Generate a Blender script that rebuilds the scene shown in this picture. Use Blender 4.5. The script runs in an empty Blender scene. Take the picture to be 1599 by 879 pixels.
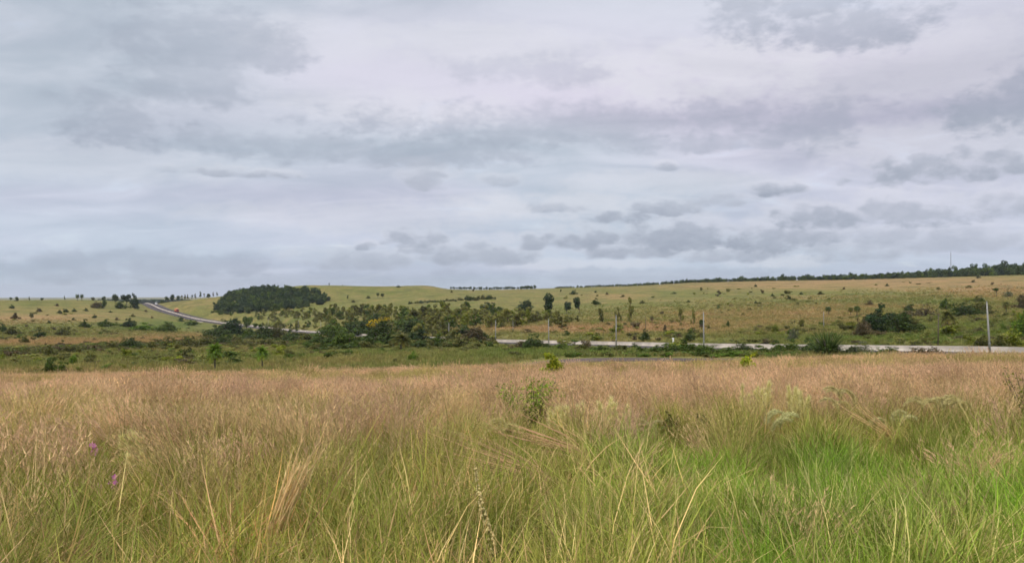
import bpy, math, random
import numpy as np

random.seed(7)
rng = np.random.default_rng(7)
S = bpy.context.scene
COL = S.collection

# ------------------------------------------------------------------ camera, world, sun, exposure
F = 1231.0          # focal length in photograph pixels (1599 wide)
HOR = 455.0         # row of the true horizon
EYE = 1.7
PITCH = math.atan((HOR - 439.5) / F)
cam_d = bpy.data.cameras.new('camera')
cam_d.sensor_width = 36.0
cam_d.lens = 36.0 * F / 1599.0
cam_d.clip_start = 0.05
cam_d.clip_end = 40000
cam = bpy.data.objects.new('camera', cam_d)
COL.objects.link(cam)
cam.location = (0, 0, EYE)
cam.rotation_euler = (math.pi / 2 + PITCH, 0, 0)
S.camera = cam

SUN_EL, SUN_AZ = math.radians(58), math.radians(205)   # azimuth clockwise from +Y
sun_d = bpy.data.lights.new('sun', 'SUN')
sun_d.energy = 1.5
sun_d.angle = math.radians(30)
sun_d.color = (1.0, 0.95, 0.87)
sun = bpy.data.objects.new('sun', sun_d)
COL.objects.link(sun)
sun.rotation_euler = (math.pi / 2 - SUN_EL, 0, math.pi - SUN_AZ)

S.view_settings.view_transform = 'Standard'
S.view_settings.look = 'None'
S.view_settings.exposure = 1.2
S.view_settings.gamma = 1.0
S.cycles.max_bounces = 4
S.cycles.diffuse_bounces = 2
S.cycles.volume_bounces = 0
S.cycles.use_adaptive_sampling = True
S.cycles.adaptive_threshold = 0.04
S.cycles.glossy_bounces = 2
S.cycles.transmission_bounces = 2
S.cycles.transparent_max_bounces = 4
S.cycles.use_denoising = True
S.cycles.denoiser = 'OPENIMAGEDENOISE'
S.cycles.denoising_prefilter = 'ACCURATE'
S.cycles.filter_width = 1.6


class NT:
    """tiny node helper"""
    def __init__(self, tree):
        self.t = tree
    def n(self, kind, **kw):
        nd = self.t.nodes.new(kind)
        for k, v in kw.items():
            setattr(nd, k, v)
        return nd
    def put(self, sock, v):
        if isinstance(v, bpy.types.NodeSocket):
            self.t.links.new(v, sock)
        else:
            if hasattr(sock.default_value, '__len__') and len(sock.default_value) == 4 and len(v) == 3:
                v = (*v, 1.0)
            sock.default_value = v
    def m(self, op, a, b=0.0, c=0.0, clamp=False):
        nd = self.n('ShaderNodeMath', operation=op, use_clamp=clamp)
        for i, v in enumerate((a, b, c)):
            self.put(nd.inputs[i], v)
        return nd.outputs[0]
    def ramp(self, v, lo, hi, a=0.0, b=1.0, smooth=True):
        nd = self.n('ShaderNodeMapRange', interpolation_type='SMOOTHSTEP' if smooth else 'LINEAR')
        for i, x in enumerate((v, lo, hi, a, b)):
            self.put(nd.inputs[i], x)
        return nd.outputs[0]
    def mix(self, f, a, b, mode='MIX'):
        nd = self.n('ShaderNodeMix', data_type='RGBA', blend_type=mode)
        self.put(nd.inputs[0], f); self.put(nd.inputs[6], a); self.put(nd.inputs[7], b)
        return nd.outputs[2]
    def noise(self, vec, scale, detail=4, rough=0.55, dist=0.0, out=0):
        nd = self.n('ShaderNodeTexNoise')
        if vec is not None:
            self.put(nd.inputs['Vector'], vec)
        nd.inputs['Scale'].default_value = scale
        nd.inputs['Detail'].default_value = detail
        nd.inputs['Roughness'].default_value = rough
        nd.inputs['Distortion'].default_value = dist
        return nd.outputs[out]


def build_world():
    w = bpy.data.worlds.new('World')
    S.world = w
    w.use_nodes = True
    t = w.node_tree
    t.nodes.clear()
    N = NT(t)
    out = N.n('ShaderNodeOutputWorld')
    bg = N.n('ShaderNodeBackground')
    bg.inputs['Strength'].default_value = 0.1
    sky = N.n('ShaderNodeTexSky', sky_type='NISHITA')
    sky.sun_disc = False
    sky.sun_elevation = SUN_EL
    sky.sun_rotation = SUN_AZ
    tc = N.n('ShaderNodeTexCoord').outputs['Generated']
    sp = N.n('ShaderNodeSeparateXYZ')
    N.put(sp.inputs[0], tc)
    x, y, z = sp.outputs
    az = N.m('ARCTAN2', x, y)
    el = N.m('ARCSINE', z)
    zc = N.m('ADD', N.m('MAXIMUM', z, 0.0), 0.16)
    cb = N.n('ShaderNodeCombineXYZ')
    N.put(cb.inputs[0], N.m('DIVIDE', x, zc))
    N.put(cb.inputs[1], N.m('DIVIDE', y, zc))
    pl = cb.outputs[0]                       # cloud deck seen as a curved sheet overhead
    mp = N.n('ShaderNodeMapping')
    N.put(mp.inputs[0], pl)
    mp.inputs['Rotation'].default_value = (0, 0, math.radians(24))
    mp.inputs['Scale'].default_value = (0.75, 1.25, 1)
    mp.inputs['Location'].default_value = (3.1, 1.7, 0)
    big = N.noise(mp.outputs[0], 0.75, 5, 0.5, 0.6)
    mid = N.noise(mp.outputs[0], 2.4, 6, 0.55, 0.8)
    hue = N.noise(mp.outputs[0], 0.5, 2, 0.5)
    deck = N.m('ADD', N.m('MULTIPLY', big, 0.62), N.m('MULTIPLY', mid, 0.38))
    deck = N.ramp(deck, 0.36, 0.64)
    lilac = N.mix(N.ramp(hue, 0.4, 0.6), (2.95, 3.12, 3.52), (3.20, 3.08, 3.62))
    dark = N.mix(N.ramp(hue, 0.4, 0.6), (1.95, 2.24, 2.62), (2.10, 2.10, 2.60))
    c = N.mix(deck, dark, lilac)
    # paler, bluer air towards the horizon
    low = N.ramp(el, 0.02, 0.24, 1.0, 0.0)
    c = N.mix(N.m('MULTIPLY', low, 0.6), c, (2.36, 2.78, 3.36))
    # thin spots where the blue sky comes through, everywhere on the dome
    thin = N.m('MULTIPLY', N.ramp(mid, 0.60, 0.74), 0.10)
    c = N.mix(thin, c, sky.outputs[0])
    # smaller cumulus in front of the deck
    st = N.n('ShaderNodeMapping')
    N.put(st.inputs[0], tc)
    st.inputs['Scale'].default_value = (1, 1, 1.9)
    fl = N.noise(st.outputs[0], 17.0, 8, 0.60, 0.2)
    fl2 = N.noise(st.outputs[0], 60.0, 6, 0.6, 0.2)
    fz = N.m('ADD', N.m('MULTIPLY', N.m('SUBTRACT', fl, 0.5), 4.2), N.m('MULTIPLY', N.m('SUBTRACT', fl2, 0.5), 2.2))
    vo = N.n('ShaderNodeTexVoronoi', feature='SMOOTH_F1')
    N.put(vo.inputs['Vector'], st.outputs[0]); vo.inputs['Scale'].default_value = 34.0; vo.inputs['Smoothness'].default_value = 0.35
    fp = N.m('ADD', N.m('MULTIPLY', N.m('SUBTRACT', vo.outputs['Distance'], 0.42), 1.5), N.m('MULTIPLY', N.m('SUBTRACT', fl2, 0.5), 2.2))
    fp = N.m('ADD', fp, N.m('MULTIPLY', N.m('SUBTRACT', fl, 0.5), 1.6))
    CL = [(660, 285, 40, 20, .5), (355, 271, 65, 8, .6), (180, 190, 62, 28, .5), (300, 122, 75, 34, .4), (330, 62, 110, 40, .4),
          (1165, 32, 50, 34, .55), (1345, 42, 78, 26, .55), (1270, 8, 50, 13, .45), (1290, 188, 36, 38, .45), (1585, 158, 52, 28, .65),
          (1480, 267, 88, 22, .7), (1210, 298, 36, 11, .7), (975, 342, 46, 14, .8), (1042, 328, 46, 14, .6), (1112, 316, 50, 13, .45),
          (1285, 347, 62, 20, .8), (1412, 340, 82, 22, .6), (912, 378, 62, 19, .8), (1060, 378, 115, 26, .85), (1200, 380, 60, 26, .7),
          (830, 384, 25, 13, .65), (652, 377, 46, 17, .7), (572, 386, 14, 8, .7), (745, 402, 95, 22, .6), (1330, 396, 85, 18, .5),
          (560, 412, 100, 16, .5), (250, 413, 160, 16, .5), (80, 426, 130, 13, .5), (868, 326, 40, 9, .4), (1040, 262, 18, 7, .5),
          (1592, 326, 40, 18, .55), (1470, 382, 110, 18, .45), (780, 286, 28, 10, .4), (900, 196, 360, 30, .42), (560, 236, 260, 20, .42),
          (1080, 222, 150, 14, .4), (820, 110, 120, 22, .25), (990, 394, 75, 16, .7), (1130, 400, 75, 14, .6), (690, 393, 55, 13, .6), (1255, 374, 45, 18, .7), (1380, 372, 60, 14, .5), (960, 432, 300, 12, .35), (430, 436, 300, 10, .35)]
    acc = None; lit = None
    for (px, py, rx, ry, s) in CL:
        a0 = math.atan((px - 799.5) / F)
        e0 = math.atan((HOR - py) / F * math.cos(a0))
        k = F * math.cos(a0) ** 2
        u = N.m('MULTIPLY', N.m('SUBTRACT', az, a0), k / (rx * 1.15))
        v = N.m('MULTIPLY', N.m('SUBTRACT', el, e0), F * math.cos(a0) / (ry * 1.15))
        uu = N.m('MULTIPLY', u, u)
        if py > 255 and rx < 120:                # puffy cumulus: flat base, lit top
            vb = N.m('ADD', N.m('MAXIMUM', v, 0.0), N.m('MULTIPLY', N.m('MINIMUM', v, 0.0), 1.7))
            q = N.m('ADD', N.m('ADD', uu, N.m('MULTIPLY', vb, vb)), fp)
            mk = N.m('MULTIPLY', N.ramp(q, 1.35, 0.1, 0.0, min(s * 1.05, .8)), N.ramp(v, -0.4, 1.1, 1.0, 0.6, False))
            vt = N.m('SUBTRACT', v, 0.55)
            q2 = N.m('ADD', N.m('ADD', N.m('MULTIPLY', uu, 0.8), N.m('MULTIPLY', vt, vt)), fp)
            l2 = N.ramp(q2, 1.7, 0.3, 0.0, min(s, .6) * .55)
            lit = l2 if lit is None else N.m('MAXIMUM', lit, l2)
        else:
            q = N.m('ADD', N.m('ADD', uu, N.m('MULTIPLY', v, v)), fz)
            mk = N.m('MULTIPLY', N.ramp(q, 1.45, 0.15, 0.0, s), N.ramp(v, -0.6, 1.1, 1.0, 0.62, False))
        acc = mk if acc is None else N.m('MAXIMUM', acc, mk)
    for (px, py, rx, ry, s) in [(1100, 112, 190, 40, .8), (760, 70, 190, 30, .55), (850, 322, 190, 22, .7), (560, 340, 240, 22, .45), (1010, 285, 160, 18, .5), (620, 165, 160, 26, .45), (1460, 215, 150, 22, .5), (1450, 100, 160, 40, .5),
                                (1215, 408, 60, 10, .6), (900, 412, 120, 9, .5), (120, 250, 160, 24, .3), (500, 60, 130, 30, .3)]:
        a0 = math.atan((px - 799.5) / F); e0 = math.atan((HOR - py) / F * math.cos(a0)); k = F * math.cos(a0) ** 2
        u = N.m('MULTIPLY', N.m('SUBTRACT', az, a0), k / rx); v = N.m('MULTIPLY', N.m('SUBTRACT', el, e0), F * math.cos(a0) / ry)
        q = N.m('ADD', N.m('ADD', N.m('MULTIPLY', u, u), N.m('MULTIPLY', v, v)), N.m('MULTIPLY', fz, -0.9))
        lit = N.m('MAXIMUM', lit, N.ramp(q, 1.8, 0.0, 0.0, s * .7))
    c = N.mix(lit, c, (3.35, 3.38, 3.62))
    # the same small clouds go on all round the dome outside the frame
    outside = N.m('MULTIPLY', N.ramp(N.m('ABSOLUTE', az), 0.6, 0.75), N.ramp(el, 0.02, 0.3, 1.0, 0.4))
    gen = N.m('MULTIPLY', N.ramp(fl, 0.53, 0.68), N.m('MULTIPLY', outside, 0.6))
    acc = N.m('MAXIMUM', acc, gen)
    body = N.ramp(N.m('ADD', N.m('MULTIPLY', fl, 0.6), N.m('MULTIPLY', fl2, 0.4)), 0.35, 0.62, 1.3, 0.8, False)
    acc = N.m('MULTIPLY', acc, body)
    c = N.mix(acc, c, (1.52, 1.72, 2.10))
    N.put(bg.inputs['Color'], c)
    t.links.new(bg.outputs[0], out.inputs[0])


build_world()
S.world.cycles.sampling_method = 'MANUAL'
S.world.cycles.sample_map_resolution = 128

# ------------------------------------------------------------------ helpers

def sl(py):
    v = (439.5 - py) / F
    return (math.sin(PITCH) + v * math.cos(PITCH)) / (math.cos(PITCH) - v * math.sin(PITCH))


def zat(py, D):
    return EYE + sl(py) * D


def xat(px, D):
    return (px - 799.5) / F * D


def sstep(a, b, x):
    t = np.clip((np.asarray(x, float) - a) / (b - a), 0, 1)
    return t * t * (3 - 2 * t)


def _hash(ix, iy, seed):
    h = (ix.astype(np.int64) * 374761393 + iy.astype(np.int64) * 668265263 + seed * 974711) & 0xFFFFFFFF
    h = ((h ^ (h >> 13)) * 1274126177) & 0xFFFFFFFF
    return ((h ^ (h >> 16)) & 0xFFFF) / 65535.0


def vnoise(x, y, seed=0):
    x = np.asarray(x, float); y = np.asarray(y, float)
    ix = np.floor(x); iy = np.floor(y)
    fx = x - ix; fy = y - iy
    fx = fx * fx * (3 - 2 * fx); fy = fy * fy * (3 - 2 * fy)
    a = _hash(ix, iy, seed); b = _hash(ix + 1, iy, seed)
    c = _hash(ix, iy + 1, seed); d = _hash(ix + 1, iy + 1, seed)
    return (a * (1 - fx) + b * fx) * (1 - fy) + (c * (1 - fx) + d * fx) * fy


def fbm(x, y, seed=0, oct=4):
    s = 0; a = 0.5; n = 0
    for i in range(oct):
        s = s + a * vnoise(x * 2 ** i, y * 2 ** i, seed + i * 17)
        n += a; a *= 0.5
    return s / n


def mesh_np(name, verts, faces, attrs=None, smooth=False, mats=None, midx=None):
    me = bpy.data.meshes.new(name)
    me.from_pydata([tuple(v) for v in np.asarray(verts, float).tolist()], [], [tuple(f) for f in faces])
    if attrs:
        for k, v in attrs.items():
            v = np.asarray(v, float)
            at = me.attributes.new(k, 'FLOAT_COLOR', 'POINT')
            if v.shape[1] == 3:
                v = np.concatenate([v, np.ones((len(v), 1))], 1)
            at.data.foreach_set('color', v.astype(np.float32).ravel())
    for m in (mats or []):
        me.materials.append(m)
    if midx is not None:
        me.polygons.foreach_set('material_index', np.asarray(midx, np.int32))
    if smooth:
        me.polygons.foreach_set('use_smooth', np.ones(len(me.polygons), bool))
    me.update()
    return me


def obj(name, me, parent=None, loc=None, rot=None, scale=None):
    o = bpy.data.objects.new(name, me)
    COL.objects.link(o)
    if parent is not None:
        o.parent = parent
    if loc is not None:
        o.location = loc
    if rot is not None:
        o.rotation_euler = rot
    if scale is not None:
        o.scale = scale
    return o


def tag(o, label=None, cat=None, group=None, kind=None):
    if label: o['label'] = label
    if cat: o['category'] = cat
    if group: o['group'] = group
    if kind: o['kind'] = kind
    return o


class MB:
    """mesh collector"""
    def __init__(self):
        self.v = []; self.f = []; self.c = []; self.mi = []
    def add(self, v, f, c=(1, 1, 1), mi=0):
        o = len(self.v)
        v = [tuple(map(float, p)) for p in v]
        self.v += v
        self.f += [tuple(int(i) + o for i in q) for q in f]
        c = np.asarray(c, float)
        if c.ndim == 1:
            self.c += [tuple(c)] * len(v)
        else:
            self.c += [tuple(p) for p in c.tolist()]
        self.mi += [mi] * len(f)
    def box(self, cx, cy, cz, sx, sy, sz, mi=0, taper=1.0):
        x, y, z = sx / 2, sy / 2, sz / 2
        v = [(cx - x, cy - y, cz - z), (cx + x, cy - y, cz - z), (cx + x, cy + y, cz - z), (cx - x, cy + y, cz - z)]
        v += [(cx - x * taper, cy - y * taper, cz + z), (cx + x * taper, cy - y * taper, cz + z), (cx + x * taper, cy + y * taper, cz + z), (cx - x * taper, cy + y * taper, cz + z)]
        self.add(v, [(3, 2, 1, 0), (4, 5, 6, 7), (0, 1, 5, 4), (1, 2, 6, 5), (2, 3, 7, 6), (3, 0, 4, 7)], mi=mi)
    def prism(self, prof, y0, y1, mi=0):
        """profile in x,z extruded along y"""
        n = len(prof)
        v = [(p[0], y0, p[1]) for p in prof] + [(p[0], y1, p[1]) for p in prof]
        f = [tuple(range(n)), tuple(range(2 * n - 1, n - 1, -1))] + [(i, i + n, (i + 1) % n + n, (i + 1) % n) for i in range(n)]
        self.add(v, f, mi=mi)
    def tube(self, pts, rad, sides=6, c=(1, 1, 1), mi=0):
        pts = np.asarray(pts, float); n = len(pts)
        v = []; f = []
        for i in range(n):
            d = pts[min(i + 1, n - 1)] - pts[max(i - 1, 0)]
            d = d / (np.linalg.norm(d) + 1e-9)
            a = np.cross(d, (0.31, 0.94, 0.1)); a /= np.linalg.norm(a) + 1e-9
            b = np.cross(d, a)
            for k in range(sides):
                t = 2 * math.pi * k / sides
                v.append(pts[i] + rad[i] * (math.cos(t) * a + math.sin(t) * b))
        for i in range(n - 1):
            for k in range(sides):
                f.append((i * sides + k, i * sides + (k + 1) % sides, (i + 1) * sides + (k + 1) % sides, (i + 1) * sides + k))
        f.append(tuple(range(sides - 1, -1, -1)))
        f.append(tuple((n - 1) * sides + k for k in range(sides)))
        self.add(v, f, c, mi)
    def mesh(self, name, mats=(), smooth=False, attr=True):
        return mesh_np(name, self.v, self.f, {'tone': self.c} if attr else None, smooth, mats, self.mi)


# ------------------------------------------------------------------ materials

def new_mat(name):
    m = bpy.data.materials.new(name)
    m.use_nodes = True
    t = m.node_tree
    t.nodes.clear()
    return m, NT(t), t.nodes.new('ShaderNodeOutputMaterial')


def plain(name, color, rough=0.7, var=0.15, scale=3.0, metal=0.0, bump=0.0):
    m, N, out = new_mat(name)
    b = N.n('ShaderNodeBsdfPrincipled')
    co = N.n('ShaderNodeTexCoord').outputs['Object']
    nz = N.noise(co, scale, 5, 0.6)
    dk = tuple(c * (1 - var) for c in color); lt = tuple(min(1, c * (1 + var)) for c in color)
    N.put(b.inputs['Base Color'], N.mix(N.ramp(nz, 0.3, 0.7), dk, lt))
    b.inputs['Roughness'].default_value = rough
    b.inputs['Metallic'].default_value = metal
    if bump:
        bp = N.n('ShaderNodeBump'); bp.inputs['Strength'].default_value = bump
        N.put(bp.inputs['Height'], N.noise(co, scale * 6, 4, 0.6)); N.put(b.inputs['Normal'], bp.outputs[0])
    m.node_tree.links.new(b.outputs[0], out.inputs[0])
    return m


def leafy(name, source, transl=0.3, rough=0.75):
    """source 'OBJECT': object colour x per leaf tone; 'INSTANCER': per instance tint x per blade tone"""
    m, N, out = new_mat(name)
    at = N.n('ShaderNodeAttribute', attribute_name='tone')
    if source == 'OBJECT':
        base = N.n('ShaderNodeObjectInfo').outputs['Color']
    elif source == 'INSTANCER':
        base = N.n('ShaderNodeAttribute', attribute_name='tint', attribute_type='INSTANCER').outputs['Color']
    else:
        base = (1, 1, 1, 1)
    c = N.mix(1.0, base, at.outputs['Color'], 'MULTIPLY')
    d = N.n('ShaderNodeBsdfPrincipled')
    d.inputs['Roughness'].default_value = rough
    d.inputs['Specular IOR Level'].default_value = 0.25
    N.put(d.inputs['Base Color'], c)
    tr = N.n('ShaderNodeBsdfTranslucent')
    N.put(tr.inputs['Color'], c)
    mx = N.n('ShaderNodeMixShader')
    mx.inputs[0].default_value = transl
    L = m.node_tree.links
    L.new(d.outputs[0], mx.inputs[1]); L.new(tr.outputs[0], mx.inputs[2]); L.new(mx.outputs[0], out.inputs[0])
    return m


M_LEAF = leafy('foliage_leaf', 'OBJECT', 0.35)
M_STUFFLEAF = leafy('wood_leaf', 'INSTANCER', 0.2)
M_GRASS = leafy('grass_blade', 'INSTANCER', 0.3)
M_OWN = leafy('plant_tissue', 'NONE', 0.35)
M_STRAW = leafy('dry_stalk', 'NONE', 0.0)
M_BARK = plain('bark', (0.13, 0.10, 0.075), 0.9, 0.35, 6.0)
M_PALMBARK = plain('palm_bark', (0.10, 0.085, 0.065), 0.9, 0.3, 9.0)
M_CONC = plain('concrete', (0.48, 0.425, 0.36), 0.85, 0.26, 0.22, bump=0.1)
M_POLE = plain('pole_concrete', (0.27, 0.265, 0.245), 0.8, 0.12, 1.5)
M_WOODPOLE = plain('weathered_wood', (0.09, 0.07, 0.05), 0.9, 0.3, 3.0)
M_STEEL = plain('galvanised_steel', (0.35, 0.36, 0.38), 0.5, 0.1, 2.0, 0.6)
M_DARK = plain('dark_rubber_and_shade', (0.02, 0.02, 0.022), 0.7)  # dark vehicle parts, also the shade painted into the culvert opening
M_GLASS = plain('vehicle_glass', (0.03, 0.04, 0.05), 0.15)
M_RED = plain('red_paint', (0.42, 0.04, 0.03), 0.35, 0.08)
M_ORANGE = plain('orange_tarpaulin', (0.62, 0.30, 0.13), 0.8, 0.15, 1.0)
M_WHITE = plain('white_paint', (0.78, 0.78, 0.76), 0.4, 0.05)
M_LAMP = plain('lamp_lens', (0.7, 0.7, 0.65), 0.2)
M_ROCK = plain('pale_rock', (0.62, 0.55, 0.32), 0.9, 0.25, 3.0, bump=0.3)


def asphalt_mat(name, col):
    m, N, out = new_mat(name)
    b = N.n('ShaderNodeBsdfPrincipled')
    co = N.n('ShaderNodeNewGeometry').outputs['Position']
    n1 = N.noise(co, 0.08, 5, 0.6); n2 = N.noise(co, 2.0, 4, 0.6)
    f = N.m('ADD', N.m('MULTIPLY', n1, 0.7), N.m('MULTIPLY', n2, 0.3))
    N.put(b.inputs['Base Color'], N.mix(N.ramp(f, 0.35, 0.65), tuple(c * 0.8 for c in col), tuple(c * 1.25 for c in col)))
    b.inputs['Roughness'].default_value = 0.95
    b.inputs['Specular IOR Level'].default_value = 0.15
    m.node_tree.links.new(b.outputs[0], out.inputs[0])
    return m


M_ASPH = asphalt_mat('asphalt', (0.075, 0.064, 0.068))
M_SIDE = asphalt_mat('side_road_surface', (0.115, 0.088, 0.078))
M_LINE = plain('road_marking_paint', (0.35, 0.35, 0.34), 0.8, 0.2, 1.0)


def ground_mat():
    m, N, out = new_mat('savanna_ground')
    b = N.n('ShaderNodeBsdfPrincipled')
    b.inputs['Roughness'].default_value = 0.95
    b.inputs['Specular IOR Level'].default_value = 0.1
    at = N.n('ShaderNodeAttribute', attribute_name='tone')
    co = N.n('ShaderNodeNewGeometry').outputs['Position']
    mp = N.n('ShaderNodeMapping'); N.put(mp.inputs[0], co); mp.inputs['Scale'].default_value = (1, 0.7, 1)
    n1 = N.noise(mp.outputs[0], 0.05, 6, 0.62, 0.5)
    n2 = N.noise(mp.outputs[0], 0.45, 5, 0.65)
    n3 = N.noise(co, 4.0, 3, 0.6)
    c = at.outputs['Color']
    c = N.mix(N.m('MULTIPLY', N.ramp(n1, 0.48, 0.66), 0.6), c, (0.085, 0.095, 0.028))
    c = N.mix(N.m('MULTIPLY', N.ramp(n1, 0.46, 0.32), 0.5), c, (0.34, 0.215, 0.10))
    k = N.m('ADD', N.m('MULTIPLY', n2, 0.9), N.m('MULTIPLY', n3, 0.5))
    k = N.ramp(k, 0.4, 1.0, 0.42, 1.35, False)
    cb = N.n('ShaderNodeCombineXYZ')
    for i in range(3): N.put(cb.inputs[i], k)
    c = N.mix(1.0, c, cb.outputs[0], 'MULTIPLY')
    N.put(b.inputs['Base Color'], c)
    bp = N.n('ShaderNodeBump'); bp.inputs['Strength'].default_value = 0.7; bp.inputs['Distance'].default_value = 0.5
    N.put(bp.inputs['Height'], n2)
    N.put(b.inputs['Normal'], bp.outputs[0])
    m.node_tree.links.new(b.outputs[0], out.inputs[0])
    return m


M_GROUND = ground_mat()

# ------------------------------------------------------------------ terrain height field
COLS = {
    0:    (0.0915, [(100, 590.0), (130, 572), (200, 555), (300, 541), (400, 528), (520, 513), (650, 498), (800, 483), (950, 469), (1200, 472), (2000, 475)]),
    120:  (0.0915, [(100, 589.0), (130, 571), (200, 554), (300, 541), (400, 530), (520, 516), (650, 502), (800, 487), (950, 472), (1010, 468.5), (1250, 472), (2000, 475)]),
    200:  (0.0905, [(100, 588.0), (130, 570), (200, 553), (300, 541), (400, 532), (520, 520), (650, 508), (800, 493), (950, 480), (1080, 471), (1300, 473), (2000, 474)]),
    235:  (0.0895, [(100, 588.0), (130, 570), (200, 553), (300, 541), (400, 532), (520, 521), (650, 511), (800, 499), (1000, 485), (1200, 473.5), (1400, 475), (2000, 474)]),
    335:  (0.0885, [(100, 587.0), (150, 562), (220, 550), (320, 541), (450, 531), (600, 521), (750, 512), (880, 505), (1000, 489), (1120, 472), (1220, 464), (1400, 467), (2000, 472)]),
    385:  (0.0875, [(100, 586.0), (150, 561), (220, 550), (320, 541), (450, 532), (600, 522), (740, 513), (850, 502), (950, 487), (1060, 468), (1160, 458), (1300, 458), (2000, 470)]),
    430:  (0.0875, [(100, 585.0), (150, 561), (220, 550), (320, 541), (450, 532), (600, 522), (740, 512), (850, 498), (950, 483), (1050, 464), (1140, 452), (1300, 451), (2000, 468)]),
    480:  (0.0865, [(100, 584.0), (150, 560), (220, 549), (320, 540), (450, 531), (600, 520), (720, 507), (850, 492), (950, 477), (1050, 459), (1150, 446), (1300, 445.5), (2000, 465)]),
    600:  (0.0855, [(100, 582.0), (150, 557), (220, 546), (320, 536), (445, 525), (600, 503), (750, 488), (900, 475), (1050, 463), (1180, 448.5), (1300, 447.5), (2000, 462)]),
    660:  (0.0835, [(100, 580.0), (150, 556), (220, 546), (380, 528), (600, 497), (800, 477), (1000, 464), (1200, 448), (1300, 445.5), (1500, 448), (2000, 460)]),
    678:  (0.0830, [(100, 579.5), (150, 556), (220, 546), (367, 529), (600, 496), (800, 476), (1000, 465), (1200, 449.5), (1300, 446), (1500, 449), (2000, 460)]),
    695:  (0.0825, [(100, 579.0), (150, 556), (220, 546), (355, 530), (450, 512), (600, 494), (800, 475), (1000, 464), (1250, 453), (1400, 451.5), (1800, 454), (2200, 458)]),
    740:  (0.0805, [(100, 581.0), (150, 556), (220, 546), (330, 532), (450, 510), (600, 491), (800, 474), (1000, 463), (1300, 453.5), (1500, 452.5), (2200, 455)]),
    850:  (0.0775, [(100, 580.0), (120, 562), (150, 554), (200, 546), (270, 537), (350, 522), (500, 500), (700, 481), (900, 467), (1200, 455), (1600, 450.5), (2200, 451)]),
    1000: (0.0745, [(100, 577.0), (120, 561), (150, 553), (215, 541), (280, 526), (400, 505), (600, 480), (850, 460), (1200, 448), (1600, 446), (2200, 449)]),
    1100: (0.0725, [(100, 576.0), (120, 560), (150, 551), (188, 543), (230, 531), (300, 517), (450, 493), (650, 471), (900, 453), (1200, 442.5), (1500, 441), (2200, 445)]),
    1350: (0.0675, [(100, 570), (120, 556), (150, 549), (200, 531), (280, 509), (400, 487), (600, 462), (850, 445), (1100, 437), (1400, 436), (2200, 445)]),
    1599: (0.0645, [(90, 567.5), (128, 551), (170, 531), (230, 509), (330, 487), (500, 461), (750, 441), (1000, 430), (1300, 429), (2200, 440)]),
}


def pchip(xs, ys, x):
    xs = np.array(xs, float); ys = np.array(ys, float)
    h = np.diff(xs); d = np.diff(ys) / h
    m = np.zeros(len(xs))
    m[0], m[-1] = d[0], d[-1]
    for i in range(1, len(xs) - 1):
        if d[i - 1] * d[i] > 0:
            w1 = 2 * h[i] + h[i - 1]; w2 = h[i] + 2 * h[i - 1]
            m[i] = (w1 + w2) / (w1 / d[i - 1] + w2 / d[i])
    i = np.clip(np.searchsorted(xs, x) - 1, 0, len(xs) - 2)
    t = np.clip((x - xs[i]) / h[i], 0, 1)
    return ((1 + 2 * t) * (1 - t) ** 2 * ys[i] + t * (1 - t) ** 2 * h[i] * m[i] + t * t * (3 - 2 * t) * ys[i + 1] + t * t * (t - 1) * h[i] * m[i + 1])


TD = np.concatenate([np.linspace(0, 100, 51), np.linspace(105, 2000, 380), np.geomspace(2010, 14000, 30)])
TP = np.arange(0, 1600, 13.0)
_cpx = sorted(COLS)
_tab = []
for cpx in _cpx:
    s, pts = COLS[cpx]
    xs = [0, 2, 30, 62] + [p[0] for p in pts] + [4000, 14000]
    zl = zat(pts[-1][1], pts[-1][0])
    ys = [0, -0.02, -28 * s, -60 * s] + [zat(p[1], p[0]) for p in pts] + [zl - 30, zl - 70]
    _tab.append(pchip(xs, ys, TD))
_tab = np.array(_tab)
TAB = np.array([[0.0]])
TAB = np.zeros((len(TP), len(TD)))
for j in range(len(TD)):
    TAB[:, j] = pchip(_cpx, _tab[:, j], TP)
_k = np.array([0, 1, 3, 1, 0.0]); _k /= _k.sum()
TAB = sum(_k[i] * np.pad(TAB, ((2, 2), (0, 0)), 'edge')[i:i + len(TP)] for i in range(5))

# highway centre line: (px, depth, row of the surface)
RD = [(1245, 188, 542.5)]
ROAD = [(168, -60, -7.4), (140, 0, -7.4), (112, 60, -7.6), (xat(1599, 125), 125, zat(551.5, 125)), (xat(1350, 152), 152, zat(547, 152)),
        (xat(1100, 187), 187, zat(542.5, 187)), (xat(961, 235), 235, zat(538.5, 235)), (xat(857, 268), 268, zat(536, 268)),
        (xat(774, 308), 308, zat(533.5, 308)), (xat(690, 358), 358, zat(530, 358)), (xat(600, 445), 445, zat(525.5, 445)),
        (xat(500, 600), 600, zat(519.5, 600)), (xat(430, 745), 745, zat(513.5, 745)), (xat(390, 835), 835, zat(509, 835)),
        (xat(342, 905), 905, zat(503.5, 905)), (xat(303, 965), 965, zat(497, 965)), (xat(276, 1015), 1015, zat(490, 1015)),
        (xat(257, 1065), 1065, zat(484.5, 1065)), (xat(232, 1200), 1200, zat(474, 1200)), (xat(222, 1330), 1330, zat(476, 1330)), (xat(212, 1500), 1500, zat(480, 1500))]


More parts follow.
